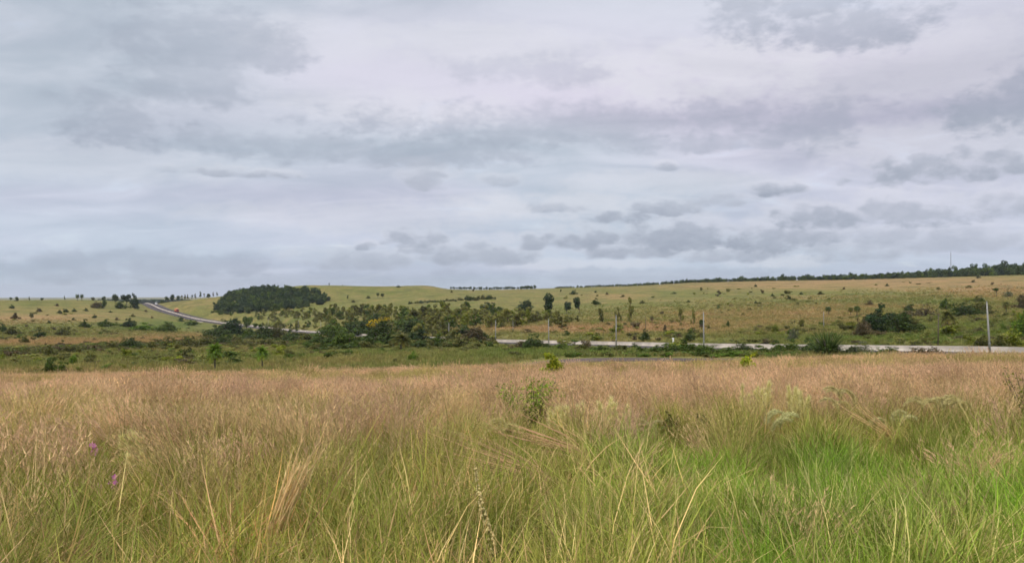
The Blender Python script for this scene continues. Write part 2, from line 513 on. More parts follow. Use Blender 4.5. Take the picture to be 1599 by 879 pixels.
def catmull(P, step=5.0):
    P = np.array(P, float)
    seg = np.linalg.norm(np.diff(P[:, :2], axis=0), axis=1)
    t = np.concatenate([[0], np.cumsum(seg)])
    m = np.gradient(P, t, axis=0)
    u = np.arange(0, t[-1], step)
    i = np.clip(np.searchsorted(t, u, 'right') - 1, 0, len(P) - 2)
    h = (t[i + 1] - t[i])[:, None]
    w = ((u - t[i]) / h[:, 0])[:, None]
    return ((1 + 2 * w) * (1 - w) ** 2 * P[i] + w * (1 - w) ** 2 * h * m[i] + w * w * (3 - 2 * w) * P[i + 1] + w * w * (w - 1) * h * m[i + 1])


RP = catmull(ROAD, 4.0)
_z = RP[:, 2].copy()
for _ in range(6):
    _z[1:-1] = (_z[:-2] + 2 * _z[1:-1] + _z[2:]) / 4
RP[:, 2] = _z
SIDE = [(xat(775, 90), 90), (xat(815, 103), 103), (xat(870, 115), 115), (xat(940, 119), 119), (xat(1000, 119), 119), (xat(1080, 116.5), 116.5), (xat(1180, 112), 112), (xat(1330, 104), 104), (xat(1600, 92), 92), (95, 70), (110, 20), (120, -40)]
_sp = catmull([(a, b, 0) for a, b in SIDE], 3.0)


def near_path(X, Y, P):
    """distance to a polyline of points and its index"""
    sh = np.shape(X)
    X = np.ravel(X); Y = np.ravel(Y)
    best = np.full(X.shape, 1e9); idx = np.zeros(X.shape, int)
    for k in range(0, len(P), 40):
        c = P[k:k + 41]
        lo = c[:, :2].min(0) - 70; hi = c[:, :2].max(0) + 70
        sel = np.where((X > lo[0]) & (X < hi[0]) & (Y > lo[1]) & (Y < hi[1]))[0]
        if not len(sel):
            continue
        d = np.hypot(X[sel, None] - c[None, :, 0], Y[sel, None] - c[None, :, 1])
        j = d.argmin(1); dm = d[np.arange(len(sel)), j]
        better = dm < best[sel]
        best[sel[better]] = dm[better]; idx[sel[better]] = k + j[better]
    return best.reshape(sh), idx.reshape(sh)


def H0(X, Y):
    X = np.asarray(X, float); Y = np.asarray(Y, float)
    az = np.arctan2(X, Y); r = np.hypot(X, Y)
    lim = math.atan(799.5 / F)
    azc = np.clip(az, -lim, lim)
    px = 799.5 + F * np.tan(azc)
    D = r * np.cos(azc)
    def look(px, D):
        fp = np.clip(px / 13.0, 0, len(TP) - 1.001); i = fp.astype(int); f = fp - i
        j = np.clip(np.searchsorted(TD, D, 'right') - 1, 0, len(TD) - 2)
        g = np.clip((D - TD[j]) / (TD[j + 1] - TD[j]), 0, 1)
        return ((TAB[i, j] * (1 - f) + TAB[i + 1, j] * f) * (1 - g) + (TAB[i, j + 1] * (1 - f) + TAB[i + 1, j + 1] * f) * g)
    h = look(px, D)
    back = sstep(1.0, 2.4, np.abs(az))
    h = h * (1 - back) + look(np.full_like(px, 850.0), D) * 0.4 * back
    amp = np.interp(r, [0, 10, 60, 200, 600, 1500, 14000], [0.02, 0.12, 0.35, 0.8, 1.4, 1.0, 4.0])
    h = h + amp * (fbm(X / 45.0, Y / 45.0, 3, 3) - 0.5)
    return h


def H(X, Y):
    X = np.asarray(X, float); Y = np.asarray(Y, float)
    h = H0(X, Y)
    d, i = near_path(X, Y, _sp)
    hs = H0(_sp[:, 0], _sp[:, 1])
    w = 1 - sstep(4.5, 12, d)
    h = h * (1 - w) + (hs[i] - 0.15) * w
    d, i = near_path(X, Y, RP)
    w = 1 - sstep(14.5, 34, d)
    h = h * (1 - w) + (RP[i, 2] - 0.3) * w
    return h


def ramp3(v):
    xs = [0, .3, .55, .75, 1.0]
    c = np.array([(.095, .140, .022), (.155, .168, .042), (.215, .188, .060), (.285, .205, .080), (.35, .22, .105)])
    v = np.clip(v, 0, 1)
    return np.stack([np.interp(v, xs, c[:, k]) for k in range(3)], -1)


PATCH = [(300, 480, 120, 10, .4), (1100, 478, 200, 5, .3), (1350, 458, 160, 5, .35), (900, 490, 120, 6, .35), (60, 515, 140, 7, .3), (100, 535, 260, 7, 1.0), (60, 496, 130, 7, .95), (300, 526, 110, 7, .85), (330, 475, 80, 9, .75), (880, 513, 160, 7, 1.0), (1040, 510, 150, 9, .95),
         (1420, 440, 280, 8, 1.0), (1560, 455, 120, 10, .95), (1250, 464, 110, 3, .8), (960, 463, 70, 5, .85), (1200, 490, 160, 8, .85), (1290, 478, 160, 5, .9),
         (250, 508, 90, 9, 0.0), (1500, 512, 120, 22, .15), (1150, 462, 140, 6, .3), (1350, 532, 170, 7, .05), (1440, 470, 100, 4, .2),
         (80, 472, 170, 6, .38), (560, 456, 130, 9, .42), (720, 555, 170, 9, .22), (950, 548, 200, 9, .12), (150, 560, 220, 10, .3), (430, 552, 120, 10, .4),
         (700, 462, 160, 5, .45), (1000, 480, 160, 8, .4), (430, 490, 80, 8, .3), (1100, 525, 250, 5, .35), (420, 498, 90, 5, .2), (380, 495, 60, 4, .8),
         (600, 480, 250, 10, .35), (1240, 447, 200, 6, .85)]


def cover(X, Y):
    """how dry the sward is: 0 lush green ... 1 tan"""
    X = np.asarray(X, float); Y = np.asarray(Y, float)
    r = np.hypot(X, Y)
    Yc = np.maximum(Y, 1.0)
    px = 799.5 + F * X / Yc
    py = HOR + F * (EYE - H0(X, Y)) / Yc
    v = 0.28 + 0.42 * fbm(X / 60, Y / 90, 11, 4)
    acc = np.zeros_like(v); ws = np.zeros_like(v)
    for (a, b, ra, rb, val) in PATCH:
        q = ((px - a) / ra) ** 2 + ((py - b) / rb) ** 2
        w = np.exp(-q * 1.1) * (Y > 60)
        acc += w * val; ws += w
    k = np.clip(ws, 0, 1) * 0.8
    v = v * (1 - k) + k * acc / np.maximum(ws, 1e-6)
    v = v + 0.45 * (fbm(X / 14, Y / 22, 23, 3) - 0.5) * sstep(60, 140, r)
    # the pale seeding field in front
    fld = 1 - sstep(86, 104, r + 14 * (fbm(X / 20, Y / 20, 5, 2) - 0.5))
    f = 0.80 + 0.25 * (fbm(X / 9, Y / 9, 31, 3) - 0.5)
    v = v * (1 - fld) + f * fld
    return v


def build_ground():
    inner = np.arange(-260, 1860, 4.5)
    a_in = np.arctan((inner - 799.5) / F)
    a0, a1 = a_in[0], a_in[-1]
    a_out = np.linspace(a1, a0 + 2 * math.pi, 100)[1:-1]
    A = np.concatenate([a_in, a_out])
    R = np.concatenate([[0.6], np.geomspace(1.2, 90, 70), np.arange(93, 420, 3.2), np.arange(424, 1420, 5.0), np.geomspace(1440, 14000, 40)])
    na, nr = len(A), len(R)
    X = R[:, None] * np.sin(A)[None]; Y = R[:, None] * np.cos(A)[None]
    Z = H(X, Y)
    c = ramp3(cover(X, Y))
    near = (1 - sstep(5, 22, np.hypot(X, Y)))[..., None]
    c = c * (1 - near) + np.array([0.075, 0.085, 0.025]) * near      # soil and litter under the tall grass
    V = np.stack([X, Y, Z], -1).reshape(-1, 3)
    V = np.concatenate([V, [[0, 0, float(H(0.0, 0.01))]]])
    C = np.concatenate([c.reshape(-1, 3), [[0.07, 0.06, 0.03]]])
    i = np.arange(nr - 1)[:, None] * na; j = np.arange(na)[None]
    j2 = (j + 1) % na
    f = np.stack([i + j, i + j2, i + na + j2, i + na + j], -1).reshape(-1, 4)[:, ::-1].tolist()
    cen = nr * na
    f += [(int(k), cen, int((k + 1) % na)) for k in range(na)]
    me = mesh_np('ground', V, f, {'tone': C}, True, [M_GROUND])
    tag(obj('ground', me), kind='structure')


build_ground()


def hz(x, y):
    return float(H(np.array([x]), np.array([y]))[0])


def spot(px, py, dmin=100.0, dmax=1900.0):
    """first point of the land behind dmin that shows on this row and column"""
    D = np.arange(dmin, dmax, 3.0)
    X = xat(px, D)
    Z = H(X, D)
    row = HOR + F * (EYE - Z) / D
    k = np.where(row <= py)[0]
    i = k[0] if len(k) else int(np.argmin(row))
    return float(X[i]), float(D[i]), float(Z[i])


# ------------------------------------------------------------------ road
def path_frames(P):
    t = np.gradient(P[:, :2], axis=0)
    t /= np.linalg.norm(t, axis=1)[:, None]
    n = np.stack([t[:, 1], -t[:, 0]], -1)     # to the right of travel
    return t, n


RT, RN = path_frames(RP)


def ribbon(P, Nn, prof, close=False):
    """prof: list of (offset, dz)"""
    k = len(prof); V = []; Fc = []
    for p, n in zip(P, Nn):
        for o, dz in prof:
            V.append((p[0] + n[0] * o, p[1] + n[1] * o, p[2] + dz))
    kk = k if close else k - 1
    for i in range(len(P) - 1):
        for j in range(kk):
            a = i * k + j; b = i * k + (j + 1) % k
            Fc.append((a, b, b + k, a + k))
    return V, Fc


def build_road():
    for name, s in (('road', -1), ('road', 1)):
        o1, o2 = s * 0.6, s * 11.2
        V, Fc = ribbon(RP, RN, [(o1, -0.4), (o1, 0.0), (o2, 0.0), (o2, -0.6)] if s > 0 else [(o2, -0.6), (o2, 0.0), (o1, 0.0), (o1, -0.4)])
        r = obj(name, mesh_np('road', V, Fc, None, False, [M_ASPH]))
        tag(r, kind='structure')
        mb = MB()
        for off in (1.5, 9.0):
            a, b = sorted((s * off - 0.08, s * off + 0.08))
            v, f = ribbon(RP, RN, [(a, 0.006), (b, 0.006)])
            mb.add(v, f)
        obj('lane_marking', mb.mesh('lane_marking', [M_LINE], attr=False), r)
    # concrete median barrier on its pale apron
    V, Fc = ribbon(RP, RN, [(-0.8, 0.02), (0.8, 0.02)])
    tag(obj('road_median', mesh_np('road_median', V, Fc, None, False, [M_CONC])), kind='structure')
    prof = [(-0.34, -0.3), (-0.34, 0.10), (-0.20, 0.36), (-0.10, 1.0), (0.10, 1.0), (0.20, 0.36), (0.34, 0.10), (0.34, -0.3)]
    V, Fc = ribbon(RP, RN, prof, True)
    b = obj('median_barrier', mesh_np('median_barrier', V, Fc, None, False, [M_CONC]))
    tag(b, 'long pale concrete barrier along the middle of the highway', 'barrier')
    P = _sp.copy(); P[:, 2] = H0(P[:, 0], P[:, 1])
    t, n = path_frames(P)
    V, Fc = ribbon(P, n, [(-2.7, -0.4), (-2.4, 0.0), (2.4, 0.0), (2.7, -0.4)])
    tag(obj('side_road', mesh_np('side_road', V, Fc, None, False, [M_SIDE])), kind='structure')


build_road()


def road_at(px, off=0.0):
    """point on the highway where the given photograph column crosses it"""
    sel = np.where(RP[:, 1] > 100)[0]
    c = 799.5 + F * (RP[sel, 0] + RN[sel, 0] * off) / (RP[sel, 1] + RN[sel, 1] * off)
    m = int(np.argmin(np.abs(c - px))); m = min(max(m, 1), len(sel) - 2)
    n_ = m + 1 if (px - c[m]) * (c[m + 1] - c[m]) > 0 else m - 1
    f = float(np.clip((px - c[m]) / (c[n_] - c[m]), 0, 1)); i, j = sel[m], sel[n_]
    Q = [RP[t] + np.array([RN[t, 0] * off, RN[t, 1] * off, 0]) for t in (i, j)]
    return Q[0] * (1 - f) + Q[1] * f, math.atan2(RT[i, 1], RT[i, 0]), i


# culvert under the highway embankment
def build_culvert():
    p, a, i = road_at(330, -14.0)
    p, a, i = road_at(330, -13.0) if False else (RP[road_at(330)[2]] - np.array([RN[road_at(330)[2], 0] * 13.2, RN[road_at(330)[2], 1] * 13.2, 0]), road_at(330)[1], 0)
    root = obj('culvert_bridge', None, loc=(p[0], p[1], p[2] - 5.5), rot=(0, 0, a))
    tag(root, 'pale concrete culvert portal under the highway embankment beside the creek bushes', 'culvert')
    for x in (-6.5, 6.5):
        m = MB(); m.box(x, 0, 2.2, 2.6, 1.6, 5.4)
        obj('pier', m.mesh('pier', [M_CONC], attr=False), root)
    m = MB(); m.box(0, 0.05, 5.2, 16.4, 1.8, 0.7)
    obj('deck_beam', m.mesh('deck_beam', [M_CONC], attr=False), root)
    m = MB(); m.box(0, -0.9, 1.6, 10.2, 0.5, 6.4)  # near-black slab standing in for the shade inside the opening
    obj('opening_shade', m.mesh('opening_shade', [M_DARK], attr=False), root)


build_culvert()


# ------------------------------------------------------------------ foliage prototypes (unit height, unit width)
def leaves(mb, lobes, n, leaf, seed, flat=0.35, low=0.0, hue=0.12, mi=0):
    r = np.random.default_rng(seed)
    L = np.array([l[:3] for l in lobes], float); Rr = np.array([l[3:6] for l in lobes], float)
    w = (Rr.prod(1)) ** 0.667; w /= w.sum()
    k = r.choice(len(lobes), n, p=w)
    d = r.normal(size=(n, 3)); d /= np.linalg.norm(d, axis=1)[:, None]
    rad = r.uniform(0.35, 1.0, n) ** 0.45
    p = L[k] + d * Rr[k] * rad[:, None] + r.normal(size=(n, 3)) * 0.012
    p[:, 2] = np.where(p[:, 2] < low, low + r.uniform(0, 0.12, n), p[:, 2])
    nn = d * 0.8 + r.normal(size=(n, 3)) * 0.7 + np.array([0, 0, flat])
    nn /= np.linalg.norm(nn, axis=1)[:, None]
    a = np.cross(nn, r.normal(size=(n, 3))); a /= np.linalg.norm(a, axis=1)[:, None] + 1e-9
    b = np.cross(nn, a)
    s = leaf * r.uniform(0.55, 1.35, n)[:, None]
    V = np.stack([p - a * s, p - b * s * 0.55, p + a * s, p + b * s * 0.55], 1).reshape(-1, 3)
    lt = r.uniform(0.8, 1.2, len(lobes))[k]
    tone = (lt * r.uniform(0.62, 1.38, n))[:, None] * (1 + np.stack([r.normal(0, hue, n) + 0.02, np.zeros(n), r.normal(0, hue * 0.5, n)], 1))
    C = np.repeat(np.clip(tone, 0.2, 2.5), 4, 0)
    f = np.arange(n * 4).reshape(-1, 4)
    mb.add(V, f, C, mi)


def bush_mesh(seed, n=1500, leaf=0.055, k=9, spread=0.34):
    r = random.Random(seed); mb = MB(); lobes = []
    for i in range(k):
        a = r.uniform(0, 6.283); q = r.uniform(0, 1) ** 0.6 * spread
        h = r.uniform(0.25, 0.72) * (1 - 0.9 * (q / 0.42) ** 2 * 0.6)
        s = r.uniform(0.10, 0.23)
        lobes.append((math.cos(a) * q, math.sin(a) * q, h, s, s, s * r.uniform(1.0, 1.35)))
    lobes.append((r.uniform(-.08, .08), 0, 0.28, 0.30, 0.30, 0.30))
    for i in range(5):
        a = r.uniform(0, 6.283); q = r.uniform(.35, .62); s = r.uniform(.07, .15)
        lobes.append((math.cos(a) * q, math.sin(a) * q, r.uniform(.08, .3), s * 1.3, s * 1.3, s))
    for i in range(4):
        a = r.uniform(0, 6.283); q = r.uniform(.0, .3); s = r.uniform(.05, .1)
        lobes.append((math.cos(a) * q, math.sin(a) * q, r.uniform(.75, .98), s, s, s * 1.3))
    leaves(mb, lobes, n, leaf, seed)
    return mb.mesh('foliage', [M_LEAF])


def stem_mesh(seed, h=0.55, k=5, r0=0.03, mat=None):
    r = random.Random(seed); mb = MB()
    for i in range(k):
        a = r.uniform(0, 6.283); q = r.uniform(0.08, 0.26)
        mb.tube([(0.02 * math.cos(a), 0.02 * math.sin(a), -0.05), (q * 0.5 * math.cos(a), q * 0.5 * math.sin(a), h * 0.5), (q * math.cos(a), q * math.sin(a), h * r.uniform(0.8, 1.2))], [r0, r0 * 0.7, r0 * 0.3], 5)
    return mb.mesh('stem', [mat or M_BARK], attr=False)


def crown_trunk(seed, base, n, leaf, kind='round'):
    r = random.Random(seed); cr = MB(); tr = MB(); lobes = []
    bend = r.uniform(-.04, .04)
    top = 0.8
    if kind == 'round':
        tr.tube([(0, 0, -.04), (bend, 0, base * .6), (bend * 1.6, bend, base + .15), (bend, bend, .8)], [.035, .028, .02, .006], 6)
        for i in range(9):
            a = r.uniform(0, 6.283); q = r.uniform(.05, .32)
            s = r.uniform(.12, .2)
            lobes.append((math.cos(a) * q, math.sin(a) * q, r.uniform(base + .1, .85), s, s, s * .9))
            tr.tube([(bend, 0, base * r.uniform(.8, 1.1)), (math.cos(a) * q * .5, math.sin(a) * q * .5, base + .12), (math.cos(a) * q, math.sin(a) * q, lobes[-1][2])], [.016, .011, .004], 4)
    elif kind == 'airy':
        tr.tube([(0, 0, -.04), (bend, 0, .35), (-bend, bend, .65), (0, 0, .95)], [.022, .017, .011, .003], 5)
        for i in range(13):
            h = r.uniform(base, .93); a = r.uniform(0, 6.283); q = r.uniform(.08, .42) * (1.15 - h * .75)
            s = r.uniform(.07, .14)
            lobes.append((math.cos(a) * q, math.sin(a) * q, h, s, s, s * 1.1))
            tr.tube([(0, 0, h * .8), (math.cos(a) * q, math.sin(a) * q, h)], [.008, .003], 4)
    elif kind == 'slender':
        tr.tube([(0, 0, -.04), (bend, 0, .4), (0, 0, .95)], [.03, .02, .004], 5)
        for i in range(9):
            h = r.uniform(base, .92); a = r.uniform(0, 6.283); q = r.uniform(.02, .16)
            lobes.append((math.cos(a) * q, math.sin(a) * q, h, .14, .14, .09))
    elif kind == 'flat':
        tr.tube([(0, 0, -.04), (bend, 0, .45), (0, 0, .8)], [.03, .024, .006], 5)
        for i in range(9):
            a = r.uniform(0, 6.283); q = r.uniform(.05, .4); s = r.uniform(.13, .2)
            lobes.append((math.cos(a) * q, math.sin(a) * q, r.uniform(.68, .86), s, s, s * .6))
            tr.tube([(bend, 0, .42), (math.cos(a) * q, math.sin(a) * q, .7)], [.016, .005], 4)
    leaves(cr, lobes, n, leaf, seed, low=base * .8)
    return cr.mesh('crown', [M_LEAF]), tr.mesh('trunk', [M_BARK], attr=False)


def palm_meshes(seed, trunk_h=.6, nf=26, droop=1.0):
    r = random.Random(seed); cr = MB(); tr = MB()
    tr.tube([(0, 0, -.04), (.012, 0, trunk_h * .4), (0, .01, trunk_h * .8), (0, 0, trunk_h)], [.05, .04, .04, .045], 8)
    for k in range(nf):
        a = k * 2.399 + r.uniform(-.2, .2); el0 = 1.35 - 1.5 * (k / nf) + r.uniform(-.15, .15)
        L = r.uniform(.42, .55); p = np.array([0, 0, trunk_h * .98]); seg = 7; el = el0
        hd = np.array([math.cos(a), math.sin(a), 0]); sd = np.array([-math.sin(a), math.cos(a), 0])
        pts = [p.copy()]
        for i in range(seg):
            p = p + L / seg * (hd * math.cos(el) + np.array([0, 0, math.sin(el)])); pts.append(p.copy()); el -= .25 * droop
        tone = r.uniform(.7, 1.3); warm = 1.35 if k > nf * .8 else 1.0
        for i in range(1, seg + 1):
            w = .15 * math.sin(math.pi * (i / (seg + 1)) ** .8) + .02
            d = pts[i] - pts[i - 1]
            for s in (-1, 1):
                for q in (0., .5):
                    b0 = pts[i - 1] + d * q; b1 = b0 + d * .5
                    tip = b0 + d * .9 + sd * s * w + np.array([0, 0, -.35 * w])
                    cr.add([b0, b1, tip], [(0, 1, 2)], np.array([warm, 1, .9]) * tone * r.uniform(.85, 1.15))
    return cr.mesh('crown', [M_LEAF]), tr.mesh('trunk', [M_PALMBARK], attr=False)


def strips(N, base, az, length, lean, curve, width, nseg, c0, c1, seed=0, power=1.0):
    """N tapering ribbons; returns verts, faces, colours"""
    r = np.random.default_rng(seed)
    hd = np.stack([np.cos(az), np.sin(az), np.zeros(N)], -1)
    fa = az + math.pi / 2 + r.normal(0, .6, N)
    wd = np.stack([np.cos(fa), np.sin(fa), np.zeros(N)], -1)
    p = base.copy(); V = []; C = []
    for k in range(nseg + 1):
        t = k / nseg
        w = (width * (1 - t ** 1.6) * .5)[:, None]
        col = c0 * (1 - t ** power) + c1 * t ** power
        if k < nseg:
            V += [p - wd * w, p + wd * w]; C += [col, col]
        else:
            V += [p.copy()]; C += [col]
        ang = lean + curve * (t + .5 / nseg) ** 1.2
        p = p + (length / nseg)[:, None] * (hd * np.sin(ang)[:, None] + np.array([0, 0, 1.0]) * np.cos(ang)[:, None])
    nv = 2 * nseg + 1
    V = np.stack(V, 1).reshape(-1, 3); C = np.stack(C, 1).reshape(-1, 3)
    f = []
    for i in range(N):
        o = i * nv
        for k in range(nseg - 1):
            f.append((o + 2 * k, o + 2 * k + 1, o + 2 * k + 3, o + 2 * k + 2))
        k = nseg - 1
        f.append((o + 2 * k, o + 2 * k + 1, o + 2 * nseg))
    return V, f, np.clip(C, 0.005, 1)


def spiky_mesh(seed, n=260):
    r = np.random.default_rng(seed); mb = MB()
    az = r.uniform(0, 6.283, n); lean = r.uniform(.05, 1.35, n)
    base = np.stack([np.cos(az) * .03, np.sin(az) * .03, np.full(n, .05)], -1)
    t = r.uniform(.7, 1.3, n)[:, None] * np.ones(3)
    v, f, c = strips(n, base, az, r.uniform(.7, 1.0, n) * (1 - .28 * np.clip(lean - .5, 0, 1)), lean, r.uniform(0, .7, n), np.full(n, .03), 4, t, t * np.array([1.2, 1.1, 1]), seed)
    c = np.repeat(t, 9, 0)
    mb.add(v, f, c)
    leaves(mb, [(0, 0, .25, .3, .3, .25)], 300, .05, seed)
    return mb.mesh('foliage', [M_LEAF])


BUSH = [bush_mesh(s) for s in range(7)]
BIGBUSH = [bush_mesh(20 + s, 3200, 0.036, 14) for s in range(5)]
LOOSE = [bush_mesh(40 + s, 520, 0.05, 8) for s in range(3)]
BSTEM = [stem_mesh(s) for s in range(3)]
ROUND = [crown_trunk(60 + s, .24, 1100, .05, 'round') for s in range(4)]
AIRY = [crown_trunk(80 + s, .06, 1200, .05, 'airy') for s in range(6)]
SLEN = [crown_trunk(100 + s, .25, 420, .055, 'slender') for s in range(3)]
FLAT = [crown_trunk(110 + s, .5, 700, .05, 'flat') for s in range(2)]
PALM = [palm_meshes(s, .62, 46, .8) for s in range(3)]
TALLPALM = [palm_meshes(10 + s, .72, 34, 1.2) for s in range(2)]
SPIKY = [spiky_mesh(5)]

TINT = {
    'dark': (.062, .094, .022), 'deep': (.030, .056, .018), 'green': (.085, .130, .020), 'lush': (.12, .20, .022),
    'olive': (.115, .120, .030), 'yellow': (.19, .22, .025), 'brown': (.125, .100, .048), 'grey': (.13, .15, .075),
    'airy': (.205, .210, .050), 'bluish': (.046, .078, .034), 'lime': (.28, .32, .02), 'fresh': (.24, .33, .04),
}
KINDS = {'bush': ('shrub', 'shrub'), 'big': ('shrub', 'shrub'), 'loose': ('shrub', 'shrub'), 'spiky': ('spiky_shrub', 'shrub'),
         'round': ('tree', 'tree'), 'airy': ('slender_tree', 'tree'), 'slen': ('slender_tree', 'tree'), 'flat': ('flat_topped_tree', 'tree'),
         'palm': ('palm_tree', 'palm'), 'tpalm': ('palm_tree', 'palm')}
_cnt = {}


def grow(kind, loc, w, h, tint, label, group=None, parts=True):
    """one plant: root at its base, foliage or crown and stem or trunk as parts; w, h in metres"""
    nm, cat = KINDS[kind]
    k = _cnt[kind] = _cnt.get(kind, -1) + 1
    root = obj(nm, None, loc=loc, rot=(0, 0, random.uniform(0, 6.28)), scale=(w, w, h))
    t = np.array(TINT[tint]) * random.uniform(.88, 1.14)
    def kid(n, me, col=True):
        o = obj(n, me, root)
        if col: o.color = (*t, 1)
        return o
    if kind in ('bush', 'big', 'loose'):
        L = {'bush': BUSH, 'big': BIGBUSH, 'loose': LOOSE}[kind]
        kid('foliage', L[k % len(L)]); kid('stem', BSTEM[k % 3], False)
    elif kind == 'spiky':
        kid('foliage', SPIKY[0]); kid('stem', BSTEM[0], False)
    else:
        L = {'round': ROUND, 'airy': AIRY, 'slen': SLEN, 'flat': FLAT, 'palm': PALM, 'tpalm': TALLPALM}[kind]
        c, tr = L[k % len(L)]
        kid('crown', c); kid('trunk', tr, False)
    tag(root, label, cat, group)
    return root


def plant(kind, px, py, w, h, tint, label, group=None, dmin=100.0):
    x, D, z = spot(px, py, dmin)
    d, i = near_path(np.array([x]), np.array([D]), RP)
    # foliage is a bit wider than the crown's nominal unit width
    return grow(kind, (x, D, z - 0.1), max(w * D / F * 1.05, .5), max(h * D / F * 1.04, .5), tint, label, group)


# ------------------------------------------------------------------ single plants of the middle distance
ORD = ['first', 'second', 'third', 'fourth', 'fifth', 'sixth', 'seventh', 'eighth', 'ninth', 'tenth', 'eleventh', 'twelfth', 'thirteenth', 'fourteenth',
       'fifteenth', 'sixteenth', 'seventeenth', 'eighteenth', 'nineteenth', 'twentieth']


def row(items, phrase, group, dmin=100.0):
    """items sorted from the left: (kind, px, py, w, h, tint); the label counts along the row"""
    items = sorted(items, key=lambda q: q[1])
    for k, (kind, px, py, w, h, tint) in enumerate(items):
        o = 'leftmost' if k == 0 else ('rightmost' if k == len(items) - 1 else ORD[k] + ' from the left')
        plant(kind, px, py, w, h, tint, f'{o} of the {phrase}', group, dmin)


# edge of the pale field, left
plant('bush', 60, 582, 12, 10, 'yellow', 'small yellow-green shrub, leftmost of the cluster at the left field edge', dmin=98)
plant('bush', 80, 584, 20, 27, 'green', 'taller green shrub in the cluster at the left field edge', dmin=98)
plant('bush', 98, 584, 24, 22, 'green', 'dark-hearted green shrub in the cluster at the left field edge', dmin=98)
plant('bush', 123, 587, 24, 13, 'yellow', 'low bright yellow-green shrub closing the cluster at the left field edge', dmin=98)
plant('round', 115, 571, 15, 18, 'lush', 'small bright green tree just behind the left field edge shrubs')
plant('bush', 170, 579, 24, 10, 'lush', 'low lush green shrub between the edge cluster and the palms')
plant('bush', 192, 578, 14, 9, 'yellow', 'small yellowish shrub just right of the low lush one')
plant('bush', 200, 562, 12, 12, 'yellow', 'small yellow-green bush alone in the left meadow')
plant('bush', 4, 562, 12, 14, 'yellow', 'yellow-green shrub at the left picture edge in the meadow')
plant('bush', 228, 560, 8, 8, 'olive', 'tiny olive shrub right of the lone meadow bush')
plant('bush', 295, 565, 10, 9, 'olive', 'tiny olive shrub left of the larger palm')
plant('palm', 336, 580, 29, 47, 'lush', 'larger leafy palm standing at the edge of the pale field', dmin=96)
plant('bush', 363, 569, 38, 12, 'green', 'low wide green bush between the two field palms', dmin=98)
plant('palm', 410, 576, 23, 38, 'lush', 'smaller palm with a slim dark trunk at the field edge', dmin=96)
plant('bush', 646, 563, 16, 15, 'lush', 'bright green round shrub below the creek thicket')
plant('bush', 617, 568, 16, 8, 'olive', 'low olive shrub left of the bright green round shrub')
plant('bush', 570, 558, 26, 6, 'olive', 'flat olive shrub in the meadow below the thicket')
plant('palm', 443, 546, 12, 16, 'olive', 'tiny palm in the meadow in front of the thicket')
plant('bush', 392, 543, 12, 10, 'olive', 'small olive bush above the smaller field palm')
plant('bush', 425, 542, 13, 10, 'olive', 'small olive bush left of the tiny meadow palm')
plant('loose', 472, 540, 18, 16, 'yellow', 'loose yellowish shrub at the near end of the thicket')

# row along the creek, left, two bands
row([('bush', 22, 557, 14, 11, 'olive'), ('big', 46, 556, 42, 14, 'olive'), ('bush', 78, 558, 20, 18, 'olive'), ('big', 115, 552, 36, 13, 'olive'),
     ('bush', 145, 550, 28, 11, 'brown'), ('bush', 172, 547, 20, 12, 'olive'), ('big', 206, 546, 42, 19, 'dark'), ('bush', 240, 545, 24, 13, 'olive'),
     ('bush', 263, 543, 26, 16, 'olive'), ('big', 292, 543, 42, 18, 'olive'), ('big', 322, 541, 34, 17, 'olive'), ('bush', 350, 538, 28, 15, 'dark')],
    'olive creek bushes strung across the left meadow', 'bushes along the left creek')
row([('big', 338, 528, 44, 20, 'dark'), ('big', 362, 526, 50, 30, 'deep'), ('bush', 388, 530, 32, 17, 'green'), ('bush', 408, 531, 36, 24, 'dark'),
     ('big', 432, 530, 38, 25, 'olive'), ('bush', 455, 534, 32, 20, 'dark'), ('bush', 476, 534, 26, 15, 'olive'), ('bush', 375, 539, 30, 12, 'olive'),
     ('bush', 330, 535, 32, 13, 'olive'), ('bush', 420, 539, 40, 11, 'olive')],
    'dark bushes below the highway left of the thicket', 'bushes below the highway')
plant('round', 385, 517, 21, 27, 'green', 'round bright-topped green tree standing against the pale barrier')

# the thicket in the middle
row([('big', 505, 546, 52, 30, 'dark'), ('big', 543, 546, 56, 34, 'green'), ('big', 578, 545, 44, 30, 'dark'), ('bush', 655, 541, 46, 28, 'deep'),
     ('bush', 684, 542, 34, 20, 'green'), ('bush', 706, 540, 30, 24, 'olive'), ('big', 738, 541, 46, 32, 'brown'), ('bush', 752, 535, 30, 18, 'dark')],
    'front bushes of the creek thicket', 'front bushes of the thicket')
yb = plant('big', 600, 543, 62, 44, 'dark', 'dark bush with a crest of yellow blossom in the creek thicket')
plant('palm', 626, 549, 38, 31, 'olive', 'stubby olive palm-like shrub with a short trunk before the thicket')
row([('big', 520, 527, 46, 26, 'green'), ('big', 556, 524, 52, 30, 'dark'), ('big', 600, 522, 56, 28, 'olive'), ('big', 645, 524, 60, 28, 'dark'),
     ('big', 690, 524, 40, 22, 'olive'), ('bush', 722, 526, 34, 20, 'dark'), ('bush', 585, 514, 44, 26, 'dark'), ('bush', 630, 512, 50, 24, 'green')],
    'rear bushes of the creek thicket', 'rear bushes of the thicket')

